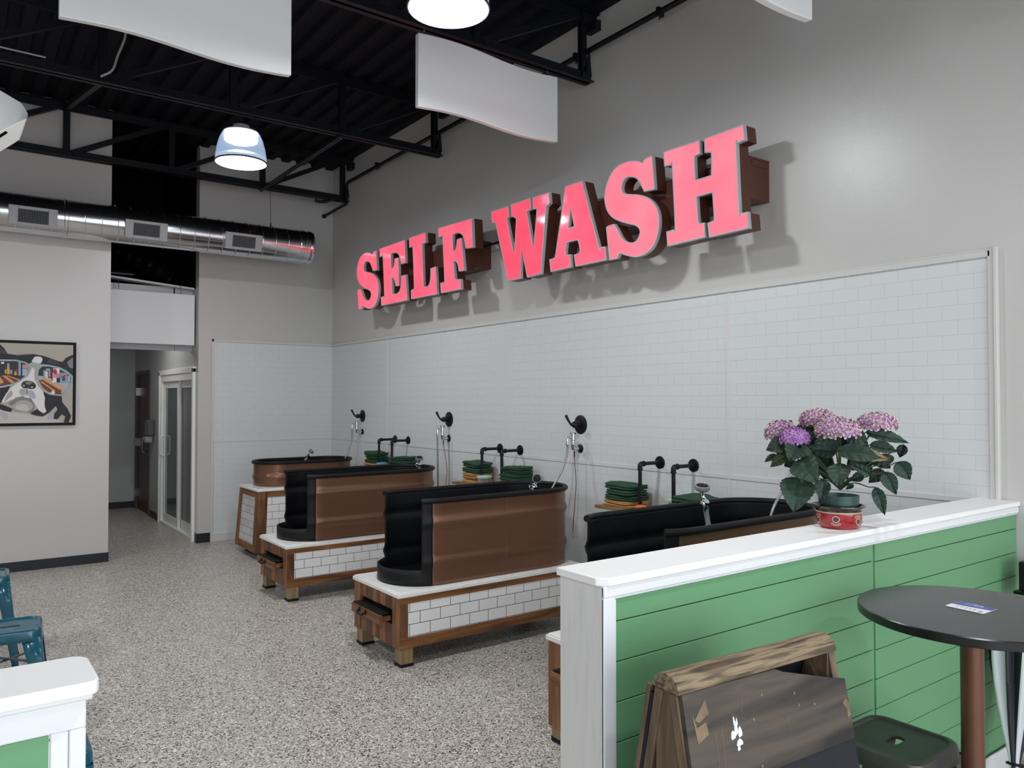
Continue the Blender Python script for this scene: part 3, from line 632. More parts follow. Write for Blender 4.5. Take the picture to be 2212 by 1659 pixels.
def tub(lab, loc, H=.565, half=.4625, R=.305, cut=True, ribs=(.155, .415)):
    t = thing('dog_wash_tub', lab, 'tub', loc, 0, 'copper painted oval wash tubs')
    front = -half-R                                # front tip
    xc, xs = front+.155, front+.222                # cut line and paint seam
    def ring(d, z):
        rb = sum(.016*math.exp(-((z-q)/.026)**2) for q in ribs)
        return d+rb
    # outline sampled finely with extra samples on the cut and seam lines
    base = []
    n = 40
    angs = sorted(set([PI/2+PI*k/n for k in range(n+1)]+[PI-s*math.acos(max(-1, min(1, (-half-x)/R))) for x in (xc, xs) for s in (1, -1)])) if cut else [PI/2+PI*k/n for k in range(n+1)]
    for a in angs: base.append((-half, a))
    nf = 14
    line1 = [(-half+2*half*k/nf, -R) for k in range(1, nf)]
    seq = [('a', -half, a) for a in angs]+[('l', x, -1) for x, y in line1]+[('a', half, -PI/2+PI*k/n) for k in range(n+1)]+[('l', -x, 1) for x, y in line1]
    def pt(q, d):
        if q[0] == 'a': return (q[1]+(R+d)*math.cos(q[2]), (R+d)*math.sin(q[2]))
        return (q[1], q[2]*(R+d))
    lip = .105
    zs = [0, .03, .06]+[lip]+[lip+(H-lip)*k/22 for k in range(1, 23)]
    N = len(seq); cx = [pt(q, 0)[0] for q in seq]
    def seg_x(i): return (cx[i]+cx[(i+1) % N])/2
    def seg_near(i): return pt(seq[i], 0)[1] < 0
    def shell(d):
        return lambda i, j: (*pt(seq[i], ring(d, zs[j])), zs[j]+.0005)
    nz = len(zs); above = lambda j: zs[j] >= lip-1e-4
    copper = (lambda i, j: seg_x(i) > xs) if cut else None
    MB().grid(shell(0), N, nz, cu=True, keep=copper).build('shell', M_copper, t, solid=.003, fixn=False)
    keep_l = (lambda i, j: (not above(j)) or seg_x(i) > xc) if cut else None
    MB().grid(shell(-.004), N, nz, cu=True, keep=keep_l).build('liner', M_liner, t, solid=.006, fixn=False)
    if cut:
        MB().grid(shell(.0015), N, nz, cu=True, keep=lambda i, j: seg_x(i) < xs and (not above(j) or seg_x(i) > xc)).build('front_lip', M_rubber, t, solid=.006, fixn=False, label='black coated front lip and edge strip')
        b = MB(); x0 = .06
        b.grid(lambda i, j: (x0+i*.006, -(R+ring(.0012, zs[j])), zs[j]), 2, nz); b.build('weld_seam', M_copper, t, solid=.001)
    MB().prism([pt(q, -.009) for q in seq], lambda u, v, h: (u, v, h), .012, .022).build('tub_floor', M_liner, t, smooth=False)
    path = []
    if cut:
        st = next(i for i in range(N) if cx[i] >= xc-1e-4 and pt(seq[i], 0)[1] < 0)
        k = st
        while True:
            path.append((*pt(seq[k], .004), H)); k = (k+1) % N
            if k != st and cx[k % N] < xc-1e-3 and len(path) > 10: break
        MB().tube(path, .0185, 12).build('rim', M_rubber, t)
    else:
        MB().tube([(*pt(q, .004), H) for q in seq], .0185, 12, closed=True).build('rim', M_rubber, t)
    return t
TX = 2.36
stand('low wooden stand with white tiles under the second tub from the corner, fully in view', (TX, 6.79, 0))
stand('low wooden stand with white tiles in the foreground, under the third tub', (TX, 4.77, 0))
stand('wooden stand mostly hidden behind the end of the green half wall', (TX+.12, 2.73, 0), zc=.543, leg=.082, dz=.073)
TC = 2.715+.4625
tub('copper wash tub with cut-away black front, second from the corner', (TC, 6.795, .4825))
tub('copper wash tub with cut-away black front, whole and nearest in view', (TC, 4.775, .4825))
tub('dark cut-away wash tub half hidden behind the white capped half wall', (TC+.125, 2.735, .5435))
tub('small shallow copper tub with closed black rim in the far corner', (3.39, 8.755, .7545), H=.262, half=.299, R=.27, cut=False, ribs=(.10,))
# tall flared stand of the corner tub
t = thing('tub_stand', 'tall flared wooden stand with tiled sides under the corner tub', 'stand', (2.73, 8.69, 0), 0, 'wooden tub stands')
zb, zt2, zc2 = .072, .724, .754
BX0, TX0 = 2.70, 2.742; BY0, BY1, TY0, TY1 = 8.325, 9.045, 8.375, 9.005; XE = 4.06
def flare(u, v, w_):  # u 0..1 along x, v 0..1 across, w 0..1 up
    z = zb+(zt2-zb)*w_; x0 = BX0+(TX0-BX0)*w_; y0 = BY0+(TY0-BY0)*w_; y1 = BY1+(TY1-BY1)*w_
    return (x0+(XE-x0)*u, y0+(y1-y0)*v, z)
def fbox(b, u0, u1, v0, v1, w0, w1):
    b.hexa([flare(u0, v0, w0), flare(u1, v0, w0), flare(u1, v1, w0), flare(u0, v1, w0)], [flare(u0, v0, w1), flare(u1, v0, w1), flare(u1, v1, w1), flare(u0, v1, w1)])
b = MB(); b.box(2.728, 4.09, 8.365, 9.015, zt2, zc2-.008); b.box(2.735, 4.085, 8.372, 9.008, zc2-.008, zc2); b.build('countertop', M_counter, t, world=True, bevel=.004)
b = MB(); fbox(b, .012, .99, .02, .98, .01, 1); b.build('carcass', M_dark, t, world=True, smooth=False)
for v0, v1 in ((0, .14), (.86, 1)): b = MB(); fbox(b, -.004, .02, v0, v1, 0, 1); b.build('stile', M_woodZ, t, world=True, bevel=.002)
b = MB(); fbox(b, -.002, .018, .14, .86, 0, .115); b.build('bottom_rail', M_woodY, t, world=True, bevel=.002)
b = MB(); fbox(b, -.002, .018, .14, .86, .90, 1); b.build('top_rail', M_woodY, t, world=True, bevel=.002)
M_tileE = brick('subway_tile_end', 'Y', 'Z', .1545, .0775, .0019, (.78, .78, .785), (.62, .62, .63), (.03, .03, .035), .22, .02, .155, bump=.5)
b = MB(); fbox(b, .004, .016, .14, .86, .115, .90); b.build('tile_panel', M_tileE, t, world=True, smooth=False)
for v0, v1 in ((-.02, .03), (.97, 1.02)):
    b = MB(); fbox(b, 0, .075, v0, v1, 0, 1); b.build('stile', M_woodZ, t, world=True, bevel=.002)
    b = MB(); fbox(b, .925, 1, v0, v1, 0, 1); b.build('stile', M_woodZ, t, world=True, bevel=.002)
    b = MB(); fbox(b, .075, .925, v0, v1, .91, 1); b.build('top_rail', M_woodX, t, world=True, bevel=.002)
    b = MB(); fbox(b, .075, .925, v0, v1, 0, .11); b.build('bottom_rail', M_woodX, t, world=True, bevel=.002)
    b = MB(); fbox(b, .075, .925, v0+.006, v1-.006, .11, .91); b.build('tile_panel', M_tileX, t, world=True, smooth=False)
for x in (2.80, 3.92):
    for y in (8.37, 8.93): MB().box(x, x+.08, y, y+.08, 0, zb+.02).build('foot', M_rubber, t, world=True, bevel=.003)

# ================================================================ WALL FITTINGS
VY = [(8.79, 'nearest the corner'), (6.755, 'second from the corner'), (4.722, 'third from the corner, largest in view'), (2.68, 'half hidden behind the flowers')]
valve = thing('shower_valve', 'black round shower valve with lever, '+VY[0][1], 'valve', (W-.006, VY[0][0], 1.523), 0, 'black shower valves')
MB().lathe([(.077, 0), (.077, .004), (.070, .008), (.045, .012), (.030, .016)][::1], 40, (0, 0, 0), 'X', rot=Matrix.Rotation(PI, 3, 'Z')).build('wall_plate', M_iron, valve)
MB().lathe([(.030, .010), (.030, .028), (.022, .032), (.022, .052), (.026, .056), (.026, .075), (.018, .085), (.012, .092)], 24, (0, 0, 0), 'X', rot=Matrix.Rotation(PI, 3, 'Z')).build('hub', M_iron, valve)
MB().tube(smooth_path([(-.088, 0, 0), (-.100, .004, .004), (-.112, .010, .022), (-.124, .020, .050), (-.134, .028, .078)], 5), [.012]*6+[.009]*5+[.0105]*5+[.012]*5, 12).build('lever', M_iron, valve)
for y, lab in VY[1:]: dup(valve, (W-.006, y, 1.523), label='black round shower valve with lever, '+lab)
def faucet(y, lab, hosepts):
    t = thing('hose_faucet', lab, 'faucet', (W-.006, y, 1.329), 0, 'chrome hose faucets')
    MB().lathe([(.036, 0), (.036, -.004), (.028, -.010), (.014, -.014)], 28, axis='X').build('flange', M_iron, t, label='black wall flange')
    b = MB(); b.tube([(-.010, 0, 0), (-.075, 0, 0)], .0125, 12); b.lathe([(.018, -.030), (.020, -.034), (.020, -.046), (.018, -.050)], 8, axis='X')
    b.tube(smooth_path([(-.055, 0, 0), (-.072, 0, .001), (-.078, 0, .010), (-.078, 0, .03)], 4), .015, 12); b.lathe([(.012, .0), (.017, .022), (.019, .03), (.015, .034), (.015, .05), (.020, .053), (.020, .066), (.013, .070), (.013, .095), (.017, .098), (.017, .11), (.010, .113)], 16, (-.078, 0, 0))
    b.build('body', M_chrome, t)
    b = MB(); b.tube([(-.078, 0, .112), (-.078, 0, .122)], .007, 8)
    for k in range(4): a = k*PI/2+.4; b.tube([(-.078, 0, .122), (-.078+.024*math.cos(a), .024*math.sin(a), .124)], [.005, .0065], 8)
    b.lathe([(.010, .118), (.010, .128), (.004, .132)], 12, (-.078, 0, 0)); b.build('cross_handle', M_chrome, t)
    MB().tube(smooth_path([(-.078, 0, .092), (-.105, 0, .092), (-.122, 0, .094), (-.134, 0, .088), (-.138, 0, .070), (-.138, 0, .028)], 4), .010, 10).lathe([(.0125, .028), (.0145, .032), (.0145, .045), (.012, .05)], 12, (-.138, 0, 0)).tube([(-.110, 0, .085), (-.085, 0, .058)], .004, 6).build('spout', M_chrome, t)
    MB().tube(smooth_path([(-.138, 0, .035)]+[(p[0]-W+.006, p[1]-y, p[2]-1.329) for p in hosepts], 8), .0085, 10).build('hose', M_hose, t)
    return t
faucet(8.79, 'chrome hose faucet on the wall above the small corner tub', [(4.022, 8.79, 1.30), (4.02, 8.79, 1.24), (3.99, 8.785, 1.14), (3.93, 8.775, 1.02), (3.86, 8.76, .90), (3.74, 8.74, .82), (3.6, 8.72, .80)])
faucet(6.757, 'chrome hose faucet above the second tub, its hose hanging straight', [(4.027, 6.757, 1.25), (4.031, 6.757, 1.05), (4.033, 6.757, .85), (4.035, 6.757, .65), (4.03, 6.765, .55), (4.0, 6.80, .50), (3.985, 6.85, .52)])
faucet(4.726, 'chrome hose faucet with red cable above the nearest whole tub', [(4.024, 4.726, 1.33), (4.01, 4.726, 1.26), (3.96, 4.728, 1.15), (3.90, 4.73, 1.07), (3.845, 4.74, .98), (3.78, 4.75, .85), (3.70, 4.76, .70), (3.55, 4.77, .56), (3.3, 4.77, .515)])
faucet(2.68, 'chrome hose faucet mostly hidden by the potted plant', [(4.02, 2.68, 1.33), (3.99, 2.68, 1.28), (3.90, 2.69, 1.17), (3.83, 2.69, 1.09), (3.78, 2.70, .95), (3.70, 2.72, .75), (3.5, 2.73, .60)])
# restraint cables
def cable(pts, lab, m, ringed):
    t = thing('restraint_cable', lab, 'cable', pts[0])
    MB().tube(smooth_path(pts, 8), .0038, 8).build('cord', m, t, world=True)
    p = Vector(pts[0]); MB().tube([p+Vector((0, 0, .05)), p], [.006, .004], 8).build('clip', M_iron, t, world=True)
    if ringed:
        q = Vector(pts[-1]); b = MB(); b.tube([q+Vector((0, 0, .02)), q], .006, 8)
        for dz, a in ((-.022, .3), (-.03, 1.4)): b.tube([q+Vector((.017*math.cos(a)*math.cos(s), .017*math.sin(a)*math.cos(s), dz+.019*math.sin(s))) for s in [2*PI*k/20 for k in range(20)]], .0022, 6, closed=True)
        b.build('hook_ring', M_chrome, t, world=True)
cable([(4.092, 4.722, 1.26), (4.10, 4.720, 1.16), (4.106, 4.718, 1.05), (4.095, 4.72, .90), (4.083, 4.722, .76), (4.076, 4.724, .66)], 'red cable with ring hanging below the faucet of the nearest whole tub', M_leash, True)
cable([(4.092, 6.752, 1.26), (4.105, 6.735, 1.15), (4.115, 6.72, 1.02), (4.105, 6.72, .88), (4.10, 6.722, .74)], 'thin red cable hanging below the faucet of the second tub', M_leash, True)
cable([(4.115, 6.700, 1.28), (4.122, 6.695, 1.10), (4.122, 6.69, .92), (4.12, 6.69, .74)], 'thin pale cable hanging on the wall right of the red one at the second tub', M_hose, False)
# hand showers
def sprayer(lab, head, bottom, face, big=1.0):
    t = thing('hand_shower', lab, 'shower head', head, 0, 'hand showers lying in the tubs')
    h, q = Vector(head), Vector(bottom); d = (q-h).normalized(); fz = Vector(face).normalized()
    R = Vector((0, 0, 1)).rotation_difference(fz).to_matrix()
    r = .034*big
    MB().lathe([(.010, -.020), (r*.8, -.012), (r, -.004), (r, .010), (r*.86, .014), (r*.3, .015)], 28, h, rot=R).build('head', M_grip, t, world=True, label='grey rubber spray head')
    b = MB(); b.lathe([(r*.80, .0145), (r*.5, .017), (.002, .017)], 24, h, rot=R, cap=False)
    for k in range(10): a = 2*PI*k/10; b.lathe([(.004, .014), (.002, .020)], 8, h+R @ Vector((r*.6*math.cos(a), r*.6*math.sin(a), 0)), rot=R)
    b.build('spray_face', M_rubber, t, world=True)
    L = (q-h).length
    MB().tube(smooth_path([h-fz*.015, h-fz*.022+d*.02, h+d*L*.30, h+d*L*.48], 5), [.010]*6+[.012]*6+[.017]*4, 12).lathe([(.014, -.02), (.02, -.012), (.02, .012), (.014, .02)], 14, h+d*L*.36, rot=Vector((0, 0, 1)).rotation_difference(Vector((d.y, -d.x, .2)).normalized() if abs(d.z) > .3 else Vector((0, 0, 1))).to_matrix()).build('valve_body', M_chrome, t, world=True)
    MB().tube([h+d*L*.46, h+d*L*.50, h+d*L*.85, h+d*L*.87, h+d*L*.90], [.016, .014, .0125, .016, .015], 14).build('handle', M_grip, t, world=True)
    MB().tube([h+d*L*.88, h+d*L, q+d*.05], [.010, .010, .0085], 10).build('hose_end', M_chrome, t, world=True)
    u = d.cross(fz).normalized()
    MB().tube(smooth_path([h+d*L*.26+u*.012, h+d*L*.30+u*.034, h+d*L*.42+u*.036, h+d*L*.50+u*.022], 4), .0045, 8).build('trigger', M_chrome, t, world=True)
sprayer('hand shower leaning in the small corner tub', (3.484, 8.75, 1.115), (3.38, 8.75, .965), (.7, -.2, .75))
sprayer('hand shower at the wall end of the second tub', (3.812, 6.75, 1.138), (3.812, 6.74, .97), (-.15, -.35, .93), 1.15)
sprayer('hand shower with black face standing in the nearest whole tub', (3.629, 4.62, 1.128), (3.57, 4.635, .95), (-.62, -.75, .1), 1.05)
sprayer('large hand shower with grey handle upright in the dark tub behind the half wall', (3.136, 2.62, 1.272), (3.19, 2.62, 1.05), (-.1, -.2, .98), 1.15)

# ================================================================ SHELVES AND WHAT LIES ON THEM
SC = [(7.77, 'far shelf'), (5.694, 'middle shelf'), (3.704, 'near shelf')]
SZ = .95
def shelf(yc, where, first):
    t = thing('wall_shelf', 'rustic wooden wall shelf on black pipe brackets, the '+where, 'shelf', (W-.006, yc, SZ), 0, 'rustic pipe shelves')
    b = MB(); n = 24
    rnd = random.Random(int(yc*10))
    edge = [-.285+.006*math.sin(9*k/n*2)+.004*rnd.uniform(-1, 1) for k in range(n+1)]
    b.prism([(edge[k], -.55+1.09*k/n) for k in range(n+1)]+[(-.004, .54), (-.004, -.55)], lambda u, v, h: (u, v, h), -.022, 0)
    b.build('board', M_shelf, t, bevel=.002)
    for dy in (.155, -.155):
        p = MB().tube([(0, dy, .322), (-.19, dy, .322)], .0135, 12).tube([(-.205, dy, .305), (-.205, dy, .0)], .0135, 12).build('pipe_bracket', M_iron, t)
        MB().lathe([(.046, 0), (.046, -.006), (.043, -.009), (.022, -.010), (.020, -.030), (.017, -.031)], 28, (0, dy, .322), 'X').lathe([(.004, -.009), (.004, -.013)], 8, (0, dy+.033, .322), 'X').lathe([(.004, -.009), (.004, -.013)], 8, (0, dy-.033, .322), 'X').lathe([(.004, -.009), (.004, -.013)], 8, (0, dy, .355), 'X').lathe([(.004, -.009), (.004, -.013)], 8, (0, dy, .289), 'X').build('flange', M_iron, p)
        MB().tube(smooth_path([(-.165, dy, .322), (-.19, dy, .322), (-.202, dy, .316), (-.205, dy, .303), (-.205, dy, .282)], 4), .0175, 12).lathe([(.0205, 0), (.0205, .008)], 14, (-.205, dy, .280)).lathe([(.0205, 0), (.0205, .008)], 14, (-.172, dy, .322), 'X').build('elbow', M_iron, p)
    return t
for i, (yc, wh) in enumerate(SC): shelf(yc, wh, i == 0)
def towel_mesh(seed, w_, d_, t, layers, amp=1.0):
    """folded cloth: plump layers with rounded folds all round, x is depth, y is width"""
    r = random.Random(seed); off = Vector((r.random()*9, r.random()*9, r.random()*9)); H = t*layers
    prof = []                                                     # (inset, z) from bottom centre to top centre
    for q in (1, .75, .45, .2): prof.append((None, q, 0))
    for l in range(layers):
        e = [.010*r.uniform(-.6, 1) for _ in range(1)][0]
        for k in range(7):
            a = -PI/2+PI*k/6; prof.append((t*.62*(1-math.cos(a))+max(0, e), 0, t*(l+.5)+t*.5*math.sin(a)*.97))
    for q in (.2, .45, .75, 1): prof.append((None, q, H))
    n = 56; b = MB()
    def outline(k, ins):
        a = 2*PI*k/n; c, s_ = math.cos(a), math.sin(a); m = 7.0
        rr = (abs(c)**m+abs(s_)**m)**(-1/m)
        return ((d_/2-ins)*c*rr, (w_/2-ins)*s_*rr)
    def P(j, k):
        ins, q, z = prof[j]; k = k % n
        if ins is None: x, y = outline(k, t*.62); x *= 1-q; y *= 1-q
        else: x, y = outline(k, ins)
        p = Vector((x*8, y*8, z*18))+off; n1 = noise.noise(p); n2 = noise.noise(Vector((x*26, y*22, z*50))+off)
        f = z/H
        edge = min(1, max(abs(2*x/d_), abs(2*y/w_)))**4
        zz = z+amp*f*(.010*n1+.0025*n2)-f*.25*t*edge+amp*f*.006*math.sin(y*16+seed)
        return (x+.010*n1+.003*n2, y+.009*noise.noise(p+Vector((3, 7, 1)))+.003*n2, max(.0003, zz))
    b.grid(lambda j, k: P(j, k), len(prof), n, cv=True)
    bmesh.ops.remove_doubles(b.bm, verts=b.bm.verts, dist=1e-6)
    b.sharp = 180
    return b
protos = {}
def towel(kind, x, y, z, rz, w_, d_, t, layers, lab, group, top):
    key = (kind, round(w_, 2), layers, round(t, 3), top)
    if key in protos:
        o = protos[key].copy(); COL.objects.link(o)
    else:
        o = towel_mesh(len(protos)*7+3, w_, d_, t, layers, 1.0 if top else .16).build('folded_towel', M_towg if kind == 'green' else M_towt)
        protos[key] = o
    o.location = (x, y, z); o.rotation_euler = (0, 0, rz)
    tag(o, lab, 'towel', group)
ORD = ['lowest', 'second', 'third', 'fourth', 'fifth']
def stack(yc, dy, x, rz, wh, side, spec):
    z = SZ+.0008; cnt = {'green': sum(1 for s in spec if s[0] == 'green'), 'tan': sum(1 for s in spec if s[0] == 'tan')}; seen = {'green': 0, 'tan': 0}
    for k, (kind, w_, d_, t, la, r) in enumerate(spec):
        i = seen[kind]; seen[kind] += 1
        pos = '' if cnt[kind] == 1 else (['top', 'lowest'][i == 0] if i in (0, cnt[kind]-1) else ('middle' if cnt[kind] == 3 else ORD[i]+' from bottom'))
        lab = ('%s %s folded towel in the %s stack on the %s' % (pos, kind, side, wh)).strip()
        towel(kind, x+.004*(k % 3-1), yc+dy+.006*((k*2) % 3-1), z, rz+r, w_, d_, t, la, lab, '%s towels, %s stack on the %s' % (kind, side, wh), k == len(spec)-1)
        z += t*la+.0030
# (kind, width, depth, layer thickness, layers, extra turn)
stack(SC[0][0], .345, 4.02, .0, SC[0][1], 'left', [('tan', .30, .22, .012, 2, .05), ('tan', .29, .22, .012, 2, -.04), ('green', .27, .22, .018, 2, .04), ('green', .26, .21, .018, 2, -.05), ('green', .28, .21, .021, 2, .03)])
stack(SC[0][0], -.295, 4.02, .0, SC[0][1], 'right', [('tan', .31, .22, .011, 2, .0), ('tan', .30, .22, .011, 2, .05), ('green', .30, .22, .018, 2, -.02), ('green', .30, .21, .015, 2, .04), ('green', .29, .21, .017, 2, -.03)])
stack(SC[1][0], .335, 4.03, .0, SC[1][1], 'left', [('tan', .26, .22, .015, 2, .06), ('tan', .27, .22, .015, 2, -.05), ('tan', .25, .21, .015, 2, .08), ('green', .27, .21, .021, 2, .0), ('green', .27, .21, .026, 2, -.03)])
stack(SC[1][0], -.305, 4.01, .0, SC[1][1], 'right', [('tan', .31, .22, .012, 2, .0), ('tan', .31, .22, .012, 2, .03), ('tan', .30, .22, .012, 2, .0), ('green', .28, .22, .013, 2, .05), ('green', .28, .22, .013, 2, .0), ('green', .29, .21, .014, 2, -.05), ('green', .28, .21, .014, 2, .03)])
stack(SC[2][0], .345, 4.01, .0, SC[2][1], 'left', [('tan', .29, .22, .010, 2, .03), ('tan', .28, .22, .012, 2, -.03), ('green', .28, .22, .018, 2, .03), ('green', .27, .22, .018, 2, -.03), ('green', .28, .21, .019, 2, .06)])
stack(SC[2][0], -.30, 4.01, .0, SC[2][1], 'right', [('tan', .29, .22, .012, 2, .0), ('tan', .28, .22, .013, 2, .04), ('green', .30, .22, .018, 2, .10), ('green', .29, .21, .022, 2, -.08)])
M_tubcl = mat('clear_plastic', (.62, .64, .64), .15, trans=.75)
M_mint = mat('mint_lid', (.42, .66, .58), .4); M_blue = mat('blue_lid', (.16, .42, .66), .4)
def food_tub(loc, lab, lid, s=1.0, content=True):
    t = thing('plastic_tub', lab, 'container', loc, 0, 'lidded plastic tubs')
    MB().lathe([(.040*s, .001), (.046*s, .055*s)], 28).build('body', M_tubcl, t)
    MB().lathe([(.050*s, .052*s), (.0515*s, .056*s), (.0515*s, .064*s), (.046*s, .067*s), (.002, .066*s)], 28).build('lid', lid, t)
    if content:
        b = MB()
        for dx, dy in ((.010, .008), (-.014, .004), (.004, -.016)): b.lathe([(.001, .004), (.011, .008), (.013, .016), (.008, .024), (.001, .027)], 10, (dx*s, dy*s, 0))
        b.build('contents', mat('cream_cotton', (.62, .58, .48), .9), t)
food_tub((3.925, 5.765, SZ), 'clear round tub with mint green lid on the middle shelf', M_mint, 1.35)
food_tub((3.925, 7.80, SZ), 'small tub with light blue lid between the towel stacks on the far shelf', M_blue, 1.1, False)
food_tub((4.08, 3.63, SZ), 'pale tub with mint green lid behind the pipe on the near shelf', M_mint, 1.3, False)
def brush(name, loc, rz, lab, mb, mt, tilt=0):
    t = thing(name, lab, 'brush', loc, rz)
    b = MB(); b.grid(lambda i, j: ((i/10-.5)*.10, (.028*math.sin(PI*(.08+.84*i/10)))*math.cos(2*PI*j/14), .030+.018*math.sin(2*PI*j/14)*math.sin(PI*(.1+.8*i/10))), 11, 14, cv=True)
    b.build('back', mb, t, subsurf=1)
    b = MB()
    for i in range(12):
        for j in range(4): b.tube([(-.042+.0076*i, -.016+.0106*j, .028), (-.042+.0076*i, -.016+.0106*j, .002)], .0016, 5)
    b.build('bristles', mt, t)['kind'] = 'stuff'
brush('grooming_brush', (3.895, 3.79, SZ), 1.9, 'orange grooming brush in front of the pipe on the near shelf', mat('orange_plastic', (.80, .16, .022), .35), mat('orange_bristles', (.75, .15, .025), .5))
brush('scrub_brush', (3.91, 3.60, SZ), 1.5, 'brush with blue bristles lying on the near shelf', mat('white_plastic', (.72, .66, .60), .4), mat('blue_bristles', (.05, .09, .42), .5))

# ================================================================ HALF WALLS
def shiplap(b, x0, x1, y, zs, bot):
    z = zs[0]
    for zb_ in zs[1:]+[bot]: b.box(x0, x1, y-.012, y, zb_+.0016, z-.0016); z = zb_
t = thing('half_wall', 'green shiplap half wall with white cap on the right, flowers standing on it', 'half wall', (1.44, 1.65, 0))
PX = 1.452
MB().box(PX+.01, W-.004, 1.577, 1.725, 0, 1.214).build('core', M_green, t, world=True, smooth=False)
MB().prism([(1.4405, 1.575), (1.466, 1.547), (W-.002, 1.547), (W-.002, 1.744), (1.4405, 1.744)], lambda u, v, h: (u, v, h), 1.2145, 1.2375).build('cap', M_capw, t, world=True, bevel=.003)
MB().box(PX, PX+.022, 1.556, 1.740, 0, 1.2145).build('end_post', wood('white_painted_wood', [(.66, .655, .64), (.72, .715, .70), (.74, .735, .72)], 'Z', rough=.45, scale=14, bump=.5), t, world=True, bevel=.002)
b = MB(); z0 = [1.205-.1115*i for i in range(11)]
zl = [1.20, 1.110, .9975, .886, .7745, .663, .5515, .44, .3285, .217]
shiplap(b, PX+.03, 2.856, 1.577, zl, .12); shiplap(b, 2.872, W-.004, 1.577, [z-.005 if z < 1.19 else z for z in zl], .12); b.box(2.856, 2.872, 1.571, 1.577, .12, 1.20)
b.build('shiplap_panel', M_green, t, world=True, bevel=.0015)
MB().box(PX+.02, W-.004, 1.735, 1.742, 0, 1.2145).build('back_panel', M_green, t, world=True, smooth=False)
b = MB(); b.box(PX, W-.004, 1.553, 1.5645, 1.182, 1.2145); b.box(PX, 1.492, 1.553, 1.5645, 0, 1.182); b.box(PX, W-.004, 1.553, 1.5645, 0, .11)
b.box(1.492, W-.004, 1.558, 1.566, 1.174, 1.182); b.box(1.492, 1.503, 1.558, 1.566, .11, 1.174)
b.build('face_trim', M_trimb, t, world=True, bevel=.003)
t = thing('half_wall', 'end of a white capped green half wall at the lower left corner', 'half wall', (.2, 1.6, 0))
MB().box(-2.6, .198, 1.56, 1.665, 0, 1.205).build('core', M_white, t, world=True, smooth=False)
MB().prism([(-2.6, 1.512), (.205, 1.512), (.219, 1.520), (.224, 1.535), (.224, 1.660), (.216, 1.676), (.200, 1.686), (-2.6, 1.686)], lambda u, v, h: (u, v, h), 1.214, 1.238).build('cap', M_capw, t, world=True, bevel=.004)
MB().box(-2.6, .214, 1.528, 1.672, 1.202, 1.2145).build('cap_moulding', M_trimb, t, world=True, bevel=.004)
b = MB(); b.box(-2.6, .206, 1.545, 1.560, 1.150, 1.202); b.box(.180, .206, 1.545, 1.672, 0, 1.150); b.box(.152, .180, 1.549, 1.560, .1, 1.150); b.box(-2.6, .18, 1.549, 1.56, 0, .12)
b.box(-2.6, .152, 1.551, 1.562, 1.139, 1.150); b.box(.141, .152, 1.551, 1.562, .12, 1.139)
b.build('face_trim', M_trimb, t, world=True, bevel=.003)
b = MB(); shiplap(b, -2.6, .150, 1.562, [1.15, 1.065, .9535, .842, .73], .12); b.build('shiplap_panel', M_green, t, world=True, bevel=.0015)

# ================================================================ PLANT ON THE HALF WALL
PB = Vector((2.765, 1.648, 1.2375))
Rv = Vector((math.cos(.6335), -math.sin(.6335), 0)); Fv = Vector((math.sin(.6335), math.cos(.6335), 0))
# turn the plant frame so it faces the camera's direction from here
dv = Vector((PB.x, PB.y, 0)).normalized(); Rp = Vector((dv.y, -dv.x, 0)); Fp = dv
t = thing('pet_bowl', 'red bowl with paw prints and dark rim under the flower pot', 'bowl', PB)
R_ = .083
prof = [(.062, 0), (.070, .004), (.080, .018), (.084, .036), (.084, .060)]
MB().lathe(prof, 48).build('body', mat('red_glaze', (.33, .012, .020), .18, coat=.5), t)
MB().lathe([(.084, .060), (.085, .0625), (.084, .065)], 48, cap=False).build('cream_band', mat('cream_glaze', (.55, .48, .36), .3), t)
MB().lathe([(.083, .064), (.084, .072), (.097, .083), (.097, .087), (.090, .087), (.078, .070), (.072, .02), (.002, .012)], 48, cap=False).build('rim', mat('dark_glaze', (.035, .026, .018), .2, coat=.4, var=.8, vscale=30), t)
def on_bowl(a, z, r=.0848): return (r*math.cos(a), r*math.sin(a), z)
a0 = math.atan2(-dv.y, -dv.x)
for da, up in ((-1.05+.02, 1), (-.12, -1), (.92, 1), (1.9, -1), (-2.1, -1)):
    b = MB()
    def blob(cu, cz, ru, rz_, mi, dr=0, b=b, da=da):
        n = 18; c = b.v(on_bowl(a0+da+cu/.084, cz, .0846+dr)); ring = [b.v(on_bowl(a0+da+(cu+ru*math.cos(2*PI*k/n))/.084, cz+rz_*math.sin(2*PI*k/n), .0845+dr)) for k in range(n)]
        for k in range(n): b.face([c, ring[k], ring[(k+1) % n]], mi)
    zc_ = .036
    blob(0, zc_+.004*up*-1, .0135, .0125, 0); blob(0, zc_+.004*up*-1, .0108, .0098, 1, .0004)
    for k in range(4):
        u = (-1.5+k)*.0082; zz = zc_+up*(.0135+.003*math.cos((k-1.5)*1.2))
        blob(u, zz, .0044, .0044, 0); blob(u, zz, .0028, .0028, 1, .0004)
    b.build('paw_print', [mat('cream_line', (.62, .52, .40), .3), mat('paw_brown', (.10, .055, .035), .3)], t, smooth=False)
t = thing('potted_hydrangea', 'pink and purple hydrangea in a dark green plastic pot', 'plant', PB+Vector((0, 0, .014)))
MB().lathe([(.056, 0), (.058, .004), (.066, .075), (.072, .076), (.074, .110), (.071, .110), (.066, .085), (.002, .083)], 40, cap=False).lathe([(.002, 0.001), (.056, 0.001)], 40, cap=False).build('pot', mat('green_plastic', (.030, .078, .066), .35, bump=.03), t)
MB().lathe([(.002, .094), (.066, .090)], 24, cap=False).build('soil', mat('potting_soil', (.016, .012, .009), .95, bump=1, bscale=90), t)
px = 1/5.185/565
